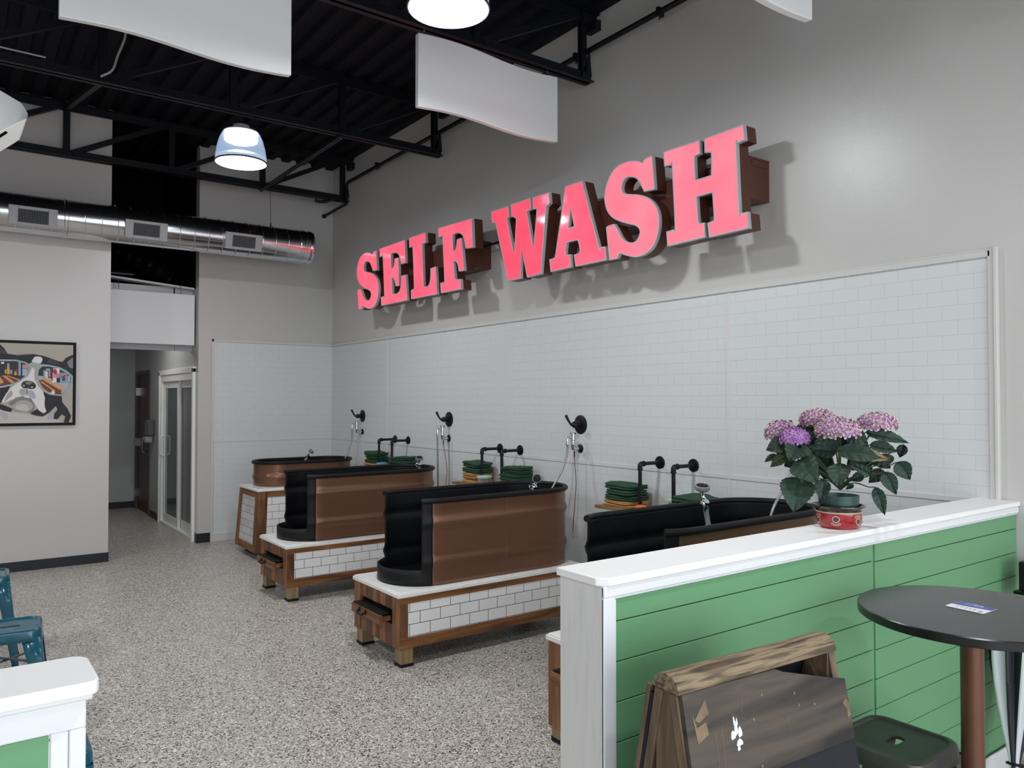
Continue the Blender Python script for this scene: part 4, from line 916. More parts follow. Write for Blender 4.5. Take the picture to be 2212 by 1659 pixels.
def pl(zx, zy, dep=0): return Rp*((zx-1022)*px)+Vector((0, 0, (1490-zy)*px-.014))+Fp*dep
# leaves: base, tip in plant-plane units, half width, depth of base, depth of tip, brown tip
LEAF = [((625, 930), (566, 1300), 178, -.07, -.15), ((600, 735), (822, 965), 150, -.11, -.17), ((500, 545), (262, 640), 100, -.05, -.07), ((610, 590), (520, 735), 120, -.10, -.16),
        ((465, 705), (300, 838), 62, -.02, -.03), ((360, 700), (222, 795), 36, .02, .03), ((1030, 755), (1020, 1005), 120, -.10, -.15), ((1005, 610), (1530, 700), 92, -.12, -.13),
        ((1050, 470), (770, 540), 80, -.06, -.10), ((1000, 640), (690, 610), 95, -.02, -.05), ((1300, 420), (1742, 540), 72, -.01, .03), ((1340, 560), (1630, 640), 66, .0, .04),
        ((1690, 555), (1650, 705), 55, .04, .05), ((1610, 745), (1742, 935), 92, .0, .0), ((1480, 850), (1600, 1094), 80, -.02, -.03), ((1392, 1018), (1482, 1316), 66, -.03, -.05),
        ((1490, 850), (1330, 990), 80, .03, .02), ((1590, 700), (1340, 790), 66, .03, .02), ((1280, 890), (1140, 960), 55, -.03, -.03), ((860, 950), (850, 1185), 88, -.04, -.07),
        ((1350, 880), (1110, 755), 50, -.05, -.06), ((1175, 1005), (1093, 1058), 28, -.02, -.03), ((760, 640), (640, 720), 110, -.06, -.08), ((1100, 420), (1330, 560), 90, -.02, -.02),
        ((1040, 560), (1200, 470), 90, .02, .02), ((820, 760), (960, 900), 95, .03, .02), ((1120, 740), (1300, 830), 90, .04, .04), ((900, 560), (760, 430), 100, .05, .06), ((700, 880), (800, 1000), 90, .05, .05),
        ((1240, 640), (1420, 760), 85, .05, .06), ((560, 760), (440, 840), 60, .03, .04), ((1000, 880), (1130, 960), 55, .04, .03), ((620, 480), (780, 560), 90, -.02, .0),
        ((700, 520), (560, 640), 100, .0, .0), ((880, 640), (760, 800), 105, .0, .01), ((960, 500), (1060, 640), 95, .02, .02), ((1180, 560), (1300, 700), 95, .03, .04), ((1400, 700), (1560, 830), 75, .05, .06), ((480, 620), (380, 760), 80, .03, .03), ((1220, 760), (1380, 900), 80, .05, .05), ((740, 760), (700, 940), 80, .03, .03), ((900, 820), (880, 980), 70, .04, .04), ((660, 400), (760, 520), 80, .03, .03)]
M_leafs = []
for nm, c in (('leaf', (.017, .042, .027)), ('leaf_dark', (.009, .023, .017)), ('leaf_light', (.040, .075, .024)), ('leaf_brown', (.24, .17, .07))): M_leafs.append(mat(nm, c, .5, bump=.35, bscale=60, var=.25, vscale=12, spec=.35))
b = MB(); nu, nv = 22, 11; rl = random.Random(5)
for li, (a, c, hw, d0, d1) in enumerate(LEAF):
    A, C_ = pl(*a, d0), pl(*c, d1); L = C_-A; ln = L.length; e = L.normalized()
    up = -Fp+Vector((0, 0, .35)); side = e.cross(up).normalized(); nrm = side.cross(e).normalized(); 
    if nrm.dot(-Fp) < 0: nrm = -nrm
    h = hw*px*(1.08 if li < 23 else 1.2); tw = rl.uniform(-.3, .3)
    def Pf(i, j):
        u = i/(nu-1); v = j/(nv-1)*2-1
        wd = h*(math.sin(PI*min(1, u*1.02)**.72)**.85)*(1-.10*u)*(1+.05*((i % 2)*2-1)*(abs(v) > .99))
        if u > .999: wd = 0
        fold = .22*abs(v)*wd; ripple = .0026*math.sin(u*34-abs(v)*5)*min(1, abs(v)*1.6)-.003*math.exp(-(v/.12)**2)
        droop = -.10*ln*math.sin(PI*u)
        return A+e*(ln*u)+side*(wd*v*math.cos(tw))+nrm*(fold+ripple-droop+wd*v*math.sin(tw)*.6)
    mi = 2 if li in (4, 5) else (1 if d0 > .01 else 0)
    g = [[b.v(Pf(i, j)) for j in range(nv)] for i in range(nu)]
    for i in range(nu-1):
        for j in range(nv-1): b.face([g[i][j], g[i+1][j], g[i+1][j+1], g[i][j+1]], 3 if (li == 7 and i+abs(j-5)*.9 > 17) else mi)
b.sharp = 80
b.build('foliage', M_leafs, t, fixn=False)
HEADS = [((415, 400), 190, 125, .02, 0), ((565, 452), 165, 95, -.06, 1), ((805, 245), 205, 98, .05, 0), ((1015, 350), 245, 120, -.07, 0), ((1420, 283), 220, 100, .02, 0)]
b = MB(); root = pl(1040, 1075)
def stem(p1, r0=.0035, r1=.0025, bend=.02):
    m = root.lerp(p1, .5)+Vector((0, 0, bend)); b.tube(smooth_path([root, root.lerp(m, .5)+Vector((0, 0, .01)), m, m.lerp(p1, .6)+Vector((0, 0, -.005)), p1], 4), r0, 7)
for (c, rx, ry, dp, k) in HEADS: stem(pl(c[0], c[1]+ry*.3, dp))
for (a, c, hw, d0, d1) in LEAF[:22]: stem(pl(*a, d0), .0022)
b.build('stems', mat('stem_green', (.035, .055, .02), .55), t)
M_pet = [mat('petal_mauve', (.34, .17, .36), .6), mat('petal_cream', (.62, .56, .40), .6), mat('petal_purple', (.46, .22, .62), .55), mat('petal_pink', (.36, .16, .27), .6)]
for hi, (c, rx, ry, dp, kind) in enumerate(HEADS):
    b = MB(); ctr = pl(c[0], c[1]+ry*.55, dp); rr = random.Random(hi+20); RX_, RZ = rx*px*.93, ry*px*1.30
    n = 105
    for q in range(n):
        z_ = 1-1.25*(q+.5)/n; ph = q*2.39996; s_ = math.sqrt(max(0, 1-z_*z_))
        nr = Vector((s_*math.cos(ph), s_*math.sin(ph), z_)); pos = ctr+Rp*(nr.x*RX_)+Fp*(nr.y*RX_*.9)+Vector((0, 0, nr.z*RZ))
        nw = (Rp*nr.x+Fp*nr.y+Vector((0, 0, nr.z*1.3))).normalized(); nw = (nw+Vector((rr.uniform(-.25, .25), rr.uniform(-.25, .25), rr.uniform(-.25, .25)))).normalized()
        u_ = nw.orthogonal().normalized(); u_ = Matrix.Rotation(rr.uniform(0, 6.28), 3, nw) @ u_; v_ = nw.cross(u_); sz = .0155*rr.uniform(.85, 1.15)
        for k in range(4):
            a = PI/2*k; d1_ = u_*math.cos(a)+v_*math.sin(a); d2 = u_*math.cos(a+PI/2)+v_*math.sin(a+PI/2)
            p0 = pos+nw*.001; p1 = pos+d1_*sz*.55-d2*sz*.42+nw*.002; p2 = pos+d1_*sz*1.05+nw*.0048; p3 = pos+d1_*sz*.55+d2*sz*.42+nw*.002
            m1 = pos+d1_*sz*.62-d2*sz*.36+nw*.0022; m3 = pos+d1_*sz*.62+d2*sz*.36+nw*.0022; m2 = pos+d1_*sz*.72+nw*.0026
            P_ = [b.v(p) for p in (p0, p1, m1, p2, m3, p3, m2)]
            base = (2 if rr.random() < .8 else 0) if kind else rr.choice((0, 0, 3, 3, 2))
            b.face([P_[0], P_[1], P_[2], P_[6], P_[4], P_[5]], base)
            b.face([P_[2], P_[3], P_[4], P_[6]], (0 if rr.random() < .6 else 3) if kind else 1)
    b.sharp = 60
    b.build('flower_head', M_pet, t, fixn=False, smooth=False, label=['dusty mauve flower head at the left', 'fresh purple flower head', 'mauve flower head at the back', 'broad mauve flower head in front', 'mauve flower head at the right'][hi])

# ================================================================ BAR TABLE, STOOLS
TCX, TCY = 2.585, 1.10
t = thing('bar_table', 'round black bar table on a bronze pole beside the green half wall', 'table', (TCX, TCY, 0))
MB().lathe([(.002, 1.042), (.322, 1.042), (.325, 1.045), (.325, 1.067), (.322, 1.070), (.002, 1.070)], 96, cap=False).build('tabletop', M_tabletop, t)
MB().lathe([(.033, .03), (.033, 1.03)], 32).build('pole', M_pole, t)
MB().lathe([(.09, 1.030), (.09, 1.042)], 24).build('mounting_plate', M_iron, t)
b = MB()
for k in range(4): a = PI/4+k*PI/2; b.bar((0, 0, .022), (.26*math.cos(a), .26*math.sin(a), .016), .045, .028)
b.build('base', M_iron, t, bevel=.004)
t = thing('gift_card', 'blue and white card lying on the black bar table', 'card', (2.612, 1.112, 1.0708), -.04)
def rrect(x0, x1, y0, y1, r, n=5):
    out = []
    for cx_, cy_, a0_ in ((x1-r, y1-r, 0), (x0+r, y1-r, PI/2), (x0+r, y0+r, PI), (x1-r, y0+r, 1.5*PI)):
        out += [(cx_+r*math.cos(a0_+PI/2*k/n), cy_+r*math.sin(a0_+PI/2*k/n)) for k in range(n+1)]
    return out
fl = lambda u, v, h: (u, v, h)
MB().prism(rrect(-.048, .048, -.057, .057, .008), fl, 0, .0016).build('card', mat('card_white', (.80, .80, .82), .25), t)
b = MB(); z_ = .0019
b.prism([(-.006, .056), (.042, .056), (.047, .05), (.047, -.057), (.006, -.057), (.002, -.02), (-.004, .02)], fl, .0014, z_, mi=0)
b.prism([(.012, .030), (.047, .030), (.047, -.002), (.006, -.002)], fl, .0014, z_+.0001, mi=1)
b.prism([(.028+.010*math.cos(k*PI/8), -.010+.014*math.sin(k*PI/8)) for k in range(16)], fl, .0014, z_+.0003, mi=2)
b.prism([(.028+.006*math.cos(k*PI/8), -.010+.009*math.sin(k*PI/8)) for k in range(16)], fl, .0014, z_+.0005, mi=1)
for k in range(5): b.prism([(-.030+.004*(k % 2), .034-.013*k), (-.016, .031-.013*k), (-.017, .026-.013*k), (-.032, .029-.013*k)], fl, .0014, z_, mi=3)
b.box(-.040, -.026, -.048, -.036, .0014, z_, 3)
b.build('print', [mat('card_blue', (.02, .045, .25), .3), mat('card_blue2', (.05, .12, .42), .3), mat('card_silver', (.55, .55, .62), .3), mat('card_ink', (.25, .26, .30), .4)], t, smooth=False)

def metal_stool(name, lab, loc, rz, m, H, top, foot, group, slot, rail=True):
    t = thing(name, lab, 'stool', loc, rz, group)
    hs = top/2; n = 24
    def rr(r, x): return rrect(-x, x, -x, x, r, 6)
    # seat pan with rolled edge and hand slot
    b = MB(); loops = [(hs-.030, .045, -.007), (hs-.024, .045, -.0065), (hs-.017, .05, .0), (hs-.007, .05, .0005), (hs-.001, .05, -.005), (hs+.002, .05, -.016), (hs+.003, .05, -.035), (hs+.005, .05, -.055)]
    rings = [[b.v((x, y, H+dz)) for x, y in rr(r, s)] for s, r, dz in loops]
    for A, B in zip(rings, rings[1:]):
        k = len(A)
        for i in range(k): b.face([A[i], A[(i+1) % k], B[(i+1) % k], B[i]])
    o = rr(.045, hs-.030)
    sl, sw = slot
    h = rrect(-sl, sl, -sw, sw, sw*.95, 6)
    b.prism(o, lambda u, v, q: (u, v, H-.007), 0, 0, [h], sides=False, ends=(True, False))
    b.prism(h, lambda u, v, q: (u, v, H-q), .007, .018, ends=(False, False))
    bmesh.ops.remove_doubles(b.bm, verts=b.bm.verts, dist=1e-5)
    b.sharp = 22
    b.build('seat', m, t, solid=.0015)
    for sx in (-1, 1):
        for sy in (-1, 1):
            a = hs-.002; f_ = foot/2
            b = MB()
            def L(z, s): 
                k = 1-(z/(H-.02)); return a+(f_-a)*k
            rows = []
            for z, wd in ((H-.035, .085), (H*.7, .066), (H*.4, .052), (.0, .036)):
                c = L(z, 1); rows.append([b.v((sx*(c-wd), sy*c, z)), b.v((sx*(c-.008), sy*c, z)), b.v((sx*c, sy*(c-.008), z)), b.v((sx*c, sy*(c-wd), z))])
            for A, B in zip(rows, rows[1:]):
                for i in range(3): b.face([A[i], A[i+1], B[i+1], B[i]])
            l = b.build('leg', m, t, solid=.002)
            c = f_; MB().box(*sorted((sx*(c-.04), sx*(c+.003))), *sorted((sy*(c-.04), sy*(c+.003))), 0, .012).build('foot_cap', M_rubber, l, bevel=.003)
    c = hs+.06*0
    k = 1-((H-.17)/(H-.02)); q = a+(foot/2-a)*k-.012
    MB().bar((-q, -q, H-.17), (q, q, H-.17), .018, .006).bar((-q, q, H-.163), (q, -q, H-.163), .018, .006).build('cross_brace', m, t)
    if rail:
        k = 1-(.22/(H-.02)); q = a+(foot/2-a)*k-.006; b = MB()
        for s_ in (-1, 1): b.tube([(-q, s_*q, .22), (q, s_*q, .22)], .008, 8); b.tube([(s_*q, -q, .22), (s_*q, q, .22)], .008, 8)
        b.build('foot_rail', m, t)
    return t
metal_stool('metal_stool', 'gunmetal grey stool with hand slot under the black bar table', (2.515, 1.312, 0), 0, M_gun, .62, .30, .43, None, (.040, .024), rail=False)
TEAL = 'teal metal stools at the left'
s1 = metal_stool('metal_stool', 'teal metal stool in front, above the lower left half wall', (.258, 4.605, 0), -.10, M_teal, .60, .30, .42, TEAL, (.058, .014))
dup(s1, (.200, 6.05, 0), -.05, 'teal metal stool farther back, cut by the left edge of the photo')
s3 = metal_stool('metal_stool', 'teal metal stool behind the lower left half wall, only a sliver showing', (.193, 2.55, 0), -.02, M_teal, .76, .30, .43, TEAL, (.058, .014))
# counter corner peeking in at the left edge
t = thing('wooden_counter', 'corner of a brown wooden counter at the left edge of the photo', 'counter', (-.6, 6.2, 0))
MB().box(-1.6, .290, 6.06, 6.62, 1.018, 1.055).build('counter_top', M_shelf, t, world=True, bevel=.004)
MB().box(-1.5, .235, 6.12, 6.55, .80, 1.022).build('apron', mat('orange_wood', (.42, .16, .05), .5, var=.3), t, world=True, bevel=.004)
for x in (-1.5, -.16):
    for y in (6.30, 6.48): MB().box(x, x+.07, y, y+.07, 0, .80).build('leg', M_woodZ, t, world=True)

# ================================================================ SANDWICH BOARD
AL = Vector((1.357, 1.2455, 0)); AR = Vector((1.945, 1.211, 0)); ax = (AR-AL).normalized(); nf = Vector((ax.y, -ax.x, 0))   # nf points to the camera side
BL = (AR-AL).length; ZR = 1.05; tn = .20
t = thing('sandwich_board', 'weathered dark wooden sandwich board with chalkboard in the foreground', 'sign board', ((AL+AR)/2).to_tuple(), math.atan2(ax.y, ax.x))
# local frame: x along ridge, y away from camera
M_bw = wood('weathered_board', [(.010, .008, .007), (.040, .031, .025), (.085, .064, .048), (.030, .027, .027)], 'X', rough=.55, scale=4, bump=.4)
M_br = wood('worn_ridge', [(.020, .016, .014), (.095, .066, .038), (.28, .205, .12), (.060, .045, .032)], 'X', rough=.6, scale=15, bump=.6)
M_bl = wood('worn_leg', [(.055, .038, .025), (.13, .088, .052), (.22, .15, .085)], 'Z', rough=.65, scale=7, bump=.4)
M_slate = mat('chalkboard', (.012, .014, .019), .55, var=.3, vscale=5, spec=.3)
hw = BL/2; cs = math.cos(math.atan(tn)); sn = math.sin(math.atan(tn)); sl = ZR/cs
MB().prism([(-.043, 0)]+[(-.043*math.cos(PI*k/12), .036*math.sin(PI*k/12)+.003) for k in range(13)]+[(.043, 0)], lambda u, v, h: (h, u, ZR+v), -hw, hw).build('ridge_cap', M_br, t, bevel=.003)
def face_side(sy):
    def f(u, v, h): # u along ridge, v down the slope, h thickness outward
        return (u, sy*(.036+h*cs+v*sn), ZR-v*cs+h*sn)
    return f
ff = face_side(-1); fb = face_side(1)
top = [(-hw+.004, .0), (hw*.12, .002), (hw*.20, .012), (hw-.01, .072), (hw+.006, .074), (hw+.006, .222), (-hw+.004, .222)]
b = MB(); b.prism(top, ff, 0, .013, mi=2)
def fpoly(pts, mi, h=.0140): b.prism(pts, ff, .0125, h, mi=mi)
fpoly([(-.262, .060), (-.222, .022), (-.215, .055), (-.250, .068)], 0); fpoly([(-.268, .045), (-.258, .078), (-.242, .074), (-.228, .070), (-.224, .098), (-.262, .112)], 0)
fpoly([(hw-.022, .130), (hw-.006, .120), (hw+.004, .135), (hw+.004, .165), (hw-.012, .172), (hw-.008, .150)], 0)
cxs, czs = -.135, .118
for dx, dz, r1, r2 in ((0, -.012, .006, .016), (-.012, .0, .008, .010), (.012, -.002, .007, .012), (.006, .020, .011, .008), (.001, .031, .005, .006), (-.003, -.03, .003, .010), (.006, -.026, .0025, .009)):
    fpoly([(cxs+dx+r1*math.cos(2*PI*k/9)*(1+.25*math.sin(k*2.3)), czs+dz+r2*math.sin(2*PI*k/9)*(1+.25*math.cos(k*1.7))) for k in range(9)], 1)
for x0_, z0_, x1_, z1_ in ((-.16, .06, -.09, .098), (-.205, .100, -.207, .19), (-.18, .09, -.188, .18), (-.10, .03, -.108, .075), (.05, .12, .055, .155)):
    fpoly([(x0_, z0_), (x0_+.0012, z0_), (x1_+.0012, z1_), (x1_, z1_)], 0, .0137)
for x_, z_2 in ((-.07, .098), (-.065, .205), (.09, .07), (.10, .10), (-.03, .05), (.16, .11)): fpoly([(x_+.004*math.cos(k), z_2+.004*math.sin(k)) for k in range(6)], 0)
b.build('front_panel', [mat('bare_wood', (.20, .135, .075), .6, var=.3, vscale=20), mat('white_chalk_paint', (.75, .76, .78), .8), M_bw], t, smooth=False)
MB().prism([(-hw+.004, .222), (hw+.006, .222), (hw+.012, sl-.03), (-hw, sl-.03)], ff, 0, .010).build('chalkboard', M_slate, t)
b = MB()
def stroke(pts, mi):
    for (a, c) in zip(pts, pts[1:]): A, C_ = Vector(ff(*a, .0105)), Vector(ff(*c, .0105)); b.bar(A, C_, .0035, .001, up=ff(0, 0, 1) if False else (0, -cs, sn), mi=mi)
cy = .375
stroke([(hw-.087+.014*math.cos(k*PI/10), cy+.042*math.sin(k*PI/10)) for k in range(21)], 0)
stroke([(hw-.062, cy-.046), (hw-.056, cy+.04), (hw-.046, cy+.037)], 0); stroke([(hw-.042, cy-.054), (hw-.034, cy+.04)], 0); stroke([(hw-.101, cy-.038), (hw-.097, cy-.018)], 1)
b.build('chalk_writing', [mat('chalk_white', (.75, .85, .78), .8), mat('chalk_red', (.65, .10, .12), .8)], t, smooth=False)
MB().prism([(-hw, .02), (hw, .02), (hw, sl-.03), (-hw, sl-.03)], fb, 0, .010).build('back_panel', M_slate, t)
for sx in (-1, 1):
    for f_, nm in ((ff, 'front'), (fb, 'back')):
        x0, x1 = sorted((sx*hw, sx*(hw-.024)))
        MB().prism([(x0, .0), (x1, .0), (x1, sl), (x0, sl)], f_, -.026, -.001).build('leg', M_bl, t, bevel=.002)
        MB().prism([(x0-.002, .004), (x1, .004), (x1, .40), (x0-.002, .40)], f_, .0105 if nm == 'back' else -.001, .024 if nm == 'back' else .0005).build('side_batten', M_bl, t, bevel=.0015)
    x0, x1 = sorted((sx*(hw-.004), sx*(hw-.03)))
    MB().box(x0, x1, -.036, .036, ZR-.20 if sx < 0 else ZR-.115, ZR-.001).build('end_block', M_bl, t, bevel=.002)

# ================================================================ UMBRELLA AND BLACK SLAB AT THE RIGHT EDGE
UB, UT = Vector((3.675, 1.40, .05)), Vector((3.90, 1.475, .80)); dU = (UT-UB).normalized()
t = thing('folded_umbrella', 'folded black and white umbrella leaning on the green wall at the right edge', 'umbrella', UB)
b = MB(); NP = 8; na = NP*8
uu = dU.cross(Vector((0, 1, 0))).normalized(); vv = dU.cross(uu)
prof = [(.0, .016), (.10, .020), (.14, .022), (.25, .045), (.45, .078), (.62, .092), (.74, .082), (.77, .05)]
rows = []
for j, (s_, r) in enumerate(prof):
    ring = []
    for k in range(na):
        a = 2*PI*k/na+.35*s_; q = 1+.30*math.cos(NP*a+1.2*math.sin(3*a))*(r/.105)
        ring.append(b.v(UB+dU*s_+(uu*math.cos(a)+vv*math.sin(a))*r*q*(1+.10*math.sin(2*a+j))))
    rows.append(ring)
for j in range(len(rows)-1):
    for k in range(na): b.face([rows[j][k], rows[j][(k+1) % na], rows[j+1][(k+1) % na], rows[j+1][k]], ((k+4)//8) % 2)
b.build('canopy', [mat('umbrella_black', (.014, .016, .024), .6), mat('umbrella_white', (.66, .69, .72), .55)], t, world=True, subsurf=1)
MB().tube([UB-dU*.04, UB+dU*.05], .008, 8).tube([UB+dU*.70, UB+dU*.80], .008, 8).build('shaft', M_iron, t, world=True)
b = MB(); b.tube([UB+dU*.12+(uu*math.cos(a)+vv*math.sin(a))*.029 for a in [2*PI*k/20 for k in range(20)]], .006, 6, closed=True); b.build('strap', M_iron, t, world=True)
t = thing('black_panel', 'black slab-shaped object standing before the green wall at the far right edge', 'stand', (3.98, 1.47, 0))
MB().box(3.965, 4.12, 1.45, 1.485, .855, .985).build('slab', M_iron, t, world=True, bevel=.006)
MB().box(3.945, 4.12, 1.44, 1.50, .838, .852).build('tray', M_iron, t, world=True, bevel=.003)
MB().tube([(4.05, 1.47, .015), (4.05, 1.47, .845)], .014, 10).lathe([(.09, 0), (.09, .01), (.02, .02)], 24, (4.05, 1.46, 0)).build('post', M_iron, t, world=True)

# ================================================================ PAINTING
t = thing('framed_painting', 'black framed painting of a black and white dog in reflecting sunglasses', 'painting', (.66, 9.17, 1.89))
X0_, X1_, Z0_, Z1_ = .232, 1.092, 1.461, 2.320
YP = 9.166
b = MB(); fw = .028
b.box(X0_, X1_, YP-.005, 9.199, Z1_-fw, Z1_); b.box(X0_, X1_, YP-.005, 9.199, Z0_, Z0_+fw); b.box(X0_, X0_+fw, YP-.005, 9.199, Z0_+fw, Z1_-fw); b.box(X1_-fw, X1_, YP-.005, 9.199, Z0_+fw, Z1_-fw)
b.build('frame', mat('black_frame', (.004, .0045, .007), .5, spec=.2), t, world=True, bevel=.004)
PC = {'bg': (.44, .40, .335), 'black': (.018, .018, .024), 'dark': (.05, .048, .052), 'grey': (.22, .21, .21), 'lgrey': (.40, .385, .37), 'white': (.74, .72, .70), 'chest': (.55, .52, .47), 'teal': (.33, .42, .41), 'lens': (.030, .028, .036),
      'road': (.17, .045, .035), 'orange': (.60, .33, .12), 'yellow': (.66, .36, .05), 'blue': (.22, .36, .46), 'pink': (.55, .27, .30), 'red': (.50, .02, .03), 'lav': (.42, .42, .50)}
keys = list(PC)
cv = MB().box(X0_+.02, X1_-.02, YP, 9.195, Z0_+.02, Z1_-.02).build('canvas', mat('paint_bg', PC['bg'], .7, bump=.4, bscale=300), t, world=True, smooth=False)
b = MB(); lay = [0]
def zp(x, y):
    u = x/1232; yt = 113+39*u; yb = 1515-28*u
    return (min(X1_-fw, max(X0_+fw, .432+u*.656)), min(Z1_-fw, max(Z0_+fw, 2.318-(y-yt)/(yb-yt)*.857)))
def pp(key, pts, sm=0):
    lay[0] += 1; h = YP-.0004-.00006*lay[0]
    q = [Vector((x, y, 0)) for x, y in pts]
    if sm: q = smooth_path(q+[q[0]], 4)[:-1]
    b.prism([zp(v.x, v.y) for v in q], lambda u, v, hh: (u, hh, v), h, h+.0003, mi=keys.index(key))
pp('black', [(-330, 360), (-250, 280), (-150, 190), (0, 190), (60, 250), (110, 335), (230, 352), (400, 335), (540, 340), (700, 370), (850, 420), (960, 458), (1010, 460), (1060, 400), (1120, 370), (1195, 345), (1195, 690), (1100, 640), (900, 560), (640, 540), (480, 520), (330, 470), (0, 450), (-330, 470)])
pp('grey', [(1085, 470), (1190, 395), (1192, 560), (1120, 545)], 1); pp('dark', [(0, 240), (60, 290), (90, 330), (20, 330), (-60, 300)], 1)
pp('dark', [(790, 410), (900, 450), (960, 500), (880, 510), (760, 470)], 1); pp('grey', [(240, 352), (400, 338), (520, 345), (400, 352), (260, 364)])
pp('black', [(-330, 860), (0, 880), (160, 860), (110, 980), (50, 1090), (0, 1150), (-120, 1250), (-330, 1220)]); pp('black', [(0, 1150), (100, 1185), (195, 1235), (150, 1285), (0, 1235), (-100, 1200)], 1)
pp('black', [(700, 950), (800, 1000), (1000, 1020), (1012, 1120), (1100, 1220), (1165, 1345), (1120, 1450), (1040, 1442), (1062, 1350), (1005, 1315), (930, 1400), (870, 1385), (880, 1300), (930, 1240), (905, 1180), (800, 1285), (690, 1352), (560, 1335), (480, 1300), (600, 1230), (730, 1260), (715, 1120)])
pp('chest', [(-330, 1250), (0, 1250), (200, 1290), (400, 1310), (520, 1340), (650, 1370), (760, 1330), (870, 1395), (940, 1405), (1040, 1450), (1040, 1470), (-330, 1500)])
pp('lav', [(20, 1260), (90, 1300), (140, 1360), (100, 1410), (40, 1370), (10, 1310)], 1); pp('lav', [(780, 1330), (850, 1300), (860, 1390), (800, 1410), (760, 1390)], 1); pp('bg', [(960, 1370), (1010, 1330), (1050, 1360), (1000, 1430), (940, 1410)], 1)
pp('white', [(505, 560), (548, 585), (545, 735), (600, 850), (680, 935), (722, 1050), (715, 1180), (750, 1270), (700, 1302), (620, 1250), (560, 1150), (500, 1060), (430, 1000), (350, 1030), (200, 1080), (60, 1132), (30, 1110), (100, 980), (180, 880), (300, 790), (440, 700), (490, 600)])
pp('lgrey', [(300, 960), (340, 900), (430, 920), (420, 990), (340, 1010)], 1); pp('lav', [(440, 930), (520, 940), (570, 1010), (560, 1060), (500, 1050), (440, 990)], 1); pp('lgrey', [(110, 1000), (170, 930), (200, 1000), (120, 1080), (70, 1110)], 1)
pp('grey', [(130, 1140), (250, 1050), (400, 1012), (500, 1070), (556, 1180), (540, 1270), (460, 1290), (300, 1272), (190, 1240), (180, 1180)]); pp('lgrey', [(180, 1190), (280, 1110), (400, 1090), (500, 1130), (530, 1200), (440, 1280), (320, 1265), (220, 1235)], 1); pp('white', [(370, 1020), (440, 1018), (470, 1050), (400, 1045)], 1); pp('chest', [(240, 1190), (330, 1150), (430, 1170), (470, 1240), (380, 1262), (270, 1235)], 1)
pp('white', [(510, 435), (555, 380), (650, 388), (672, 430), (640, 490), (550, 480), (498, 460)], 1)
pp('dark', [(335, 830), (362, 790), (430, 772), (520, 790), (570, 840), (560, 890), (500, 910), (440, 900), (370, 892), (338, 862)], 1); pp('black', [(352, 840), (380, 805), (430, 850), (420, 885), (380, 880)], 1); pp('black', [(480, 870), (500, 830), (560, 840), (560, 885), (510, 905)], 1); pp('grey', [(400, 800), (450, 785), (510, 800), (470, 830), (420, 830)], 1); pp('lgrey', [(360, 845), (385, 835), (390, 865), (370, 868)], 1); pp('lgrey', [(490, 870), (515, 862), (525, 885), (500, 892)], 1)
pp('dark', [(424, 905), (436, 905), (434, 1000), (424, 1000)])
# glasses
pp('teal', [(455, 492), (520, 468), (640, 500), (780, 512), (950, 545), (1080, 605), (1185, 690), (1180, 800), (1125, 920), (1020, 1018), (900, 1012), (760, 972), (655, 890), (595, 760), (575, 640), (578, 530), (500, 522), (470, 535)])
pp('lens', [(618, 590), (672, 540), (780, 540), (950, 578), (1070, 640), (1155, 712), (1148, 800), (1090, 910), (1010, 992), (900, 990), (770, 950), (680, 880), (625, 770), (606, 660)])
pp('lav', [(612, 690), (700, 700), (960, 770), (1140, 800), (1090, 905), (1010, 985), (690, 870), (630, 770)]); pp('road', [(615, 770), (700, 745), (1000, 930), (985, 990), (900, 988), (770, 948), (680, 878)])
for q in ([(650, 740), (690, 725), (1040, 915), (1010, 940)], [(640, 790), (665, 780), (900, 935), (870, 940)], [(720, 740), (760, 735), (1060, 880), (1050, 900)]): pp('orange', q)
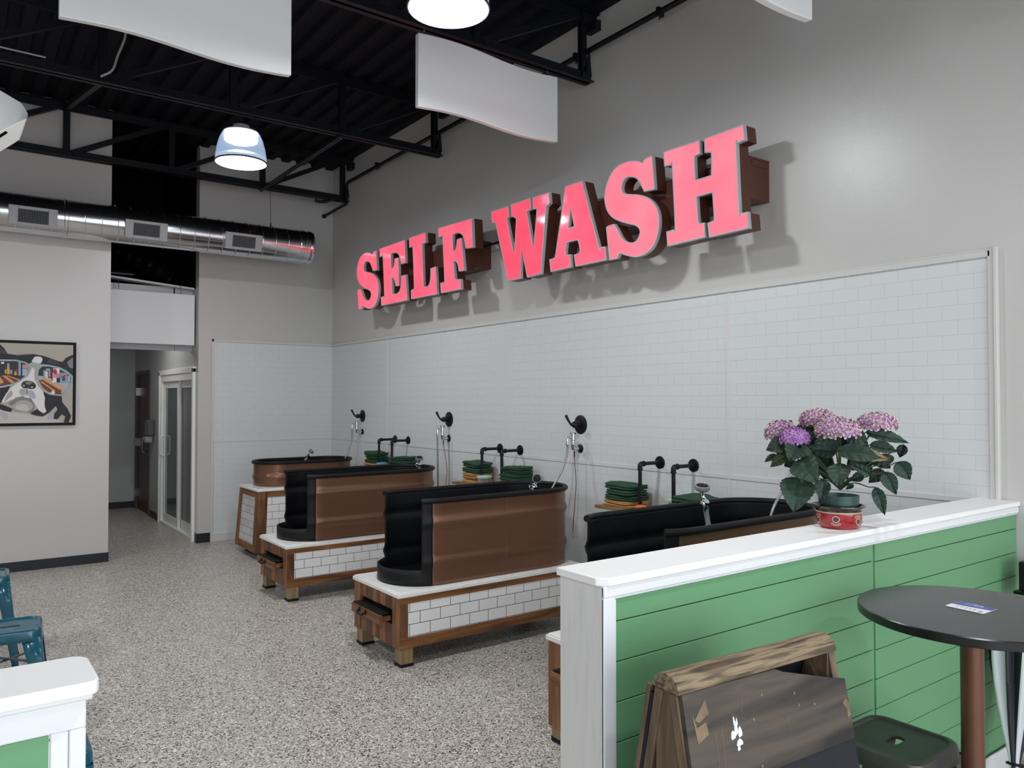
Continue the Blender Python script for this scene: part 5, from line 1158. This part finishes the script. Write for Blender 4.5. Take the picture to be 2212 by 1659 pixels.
for k, q in (('blue', (690, 600, 735, 740)), ('white', (722, 620, 762, 740)), ('blue', (735, 570, 800, 610)), ('pink', (775, 600, 806, 710)), ('dark', (806, 570, 842, 700)), ('white', (850, 570, 960, 660)), ('pink', (840, 650, 962, 722)), ('white', (835, 722, 910, 800)), ('black', (910, 725, 968, 800)), ('blue', (968, 640, 1090, 805)), ('dark', (1005, 690, 1055, 770)), ('lav', (1095, 690, 1140, 790)), ('orange', (700, 715, 745, 745)), ('red', (828, 715, 848, 770))): pp(k, [(q[0], q[1]), (q[2], q[1]), (q[2], q[3]), (q[0], q[3])])
pp('red', [(852, 590), (885, 580), (918, 620), (900, 668), (855, 640)], 1); pp('red', [(980, 700), (1030, 690), (1062, 655), (1055, 730), (1000, 725)]); pp('white', [(820, 960), (850, 925), (885, 960), (870, 985), (825, 985)], 1)
pp('teal', [(-300, 460), (0, 428), (250, 432), (400, 468), (472, 515), (462, 610), (430, 690), (330, 780), (200, 845), (50, 888), (0, 892), (-250, 880)]); pp('lens', [(-280, 480), (0, 456), (240, 456), (388, 490), (446, 540), (436, 620), (400, 690), (300, 770), (180, 826), (40, 860), (0, 862), (-230, 850)])
pp('road', [(-100, 690), (100, 690), (350, 742), (180, 824), (40, 858), (0, 856), (-100, 850)])
for q in ([(30, 690), (80, 690), (230, 800), (180, 815)], [(90, 690), (130, 690), (330, 765), (300, 772)], [(-60, 700), (-10, 700), (60, 800), (10, 830)]): pp('orange', q)
for k, q in (('blue', (108, 490, 142, 545)), ('yellow', (106, 545, 146, 670)), ('yellow', (72, 590, 98, 660)), ('blue', (150, 600, 190, 680)), ('yellow', (222, 620, 262, 685)), ('red', (240, 590, 268, 640)), ('blue', (285, 470, 325, 690)), ('pink', (350, 510, 440, 575)), ('lav', (350, 580, 430, 690)), ('white', (10, 470, 60, 500)), ('red', (150, 655, 185, 680))): pp(k, [(q[0], q[1]), (q[2], q[1]), (q[2], q[3]), (q[0], q[3])])
b.build('painted_picture', [mat('paint_'+k+'_c', PC[k], .6) for k in keys], cv, world=True, smooth=False)
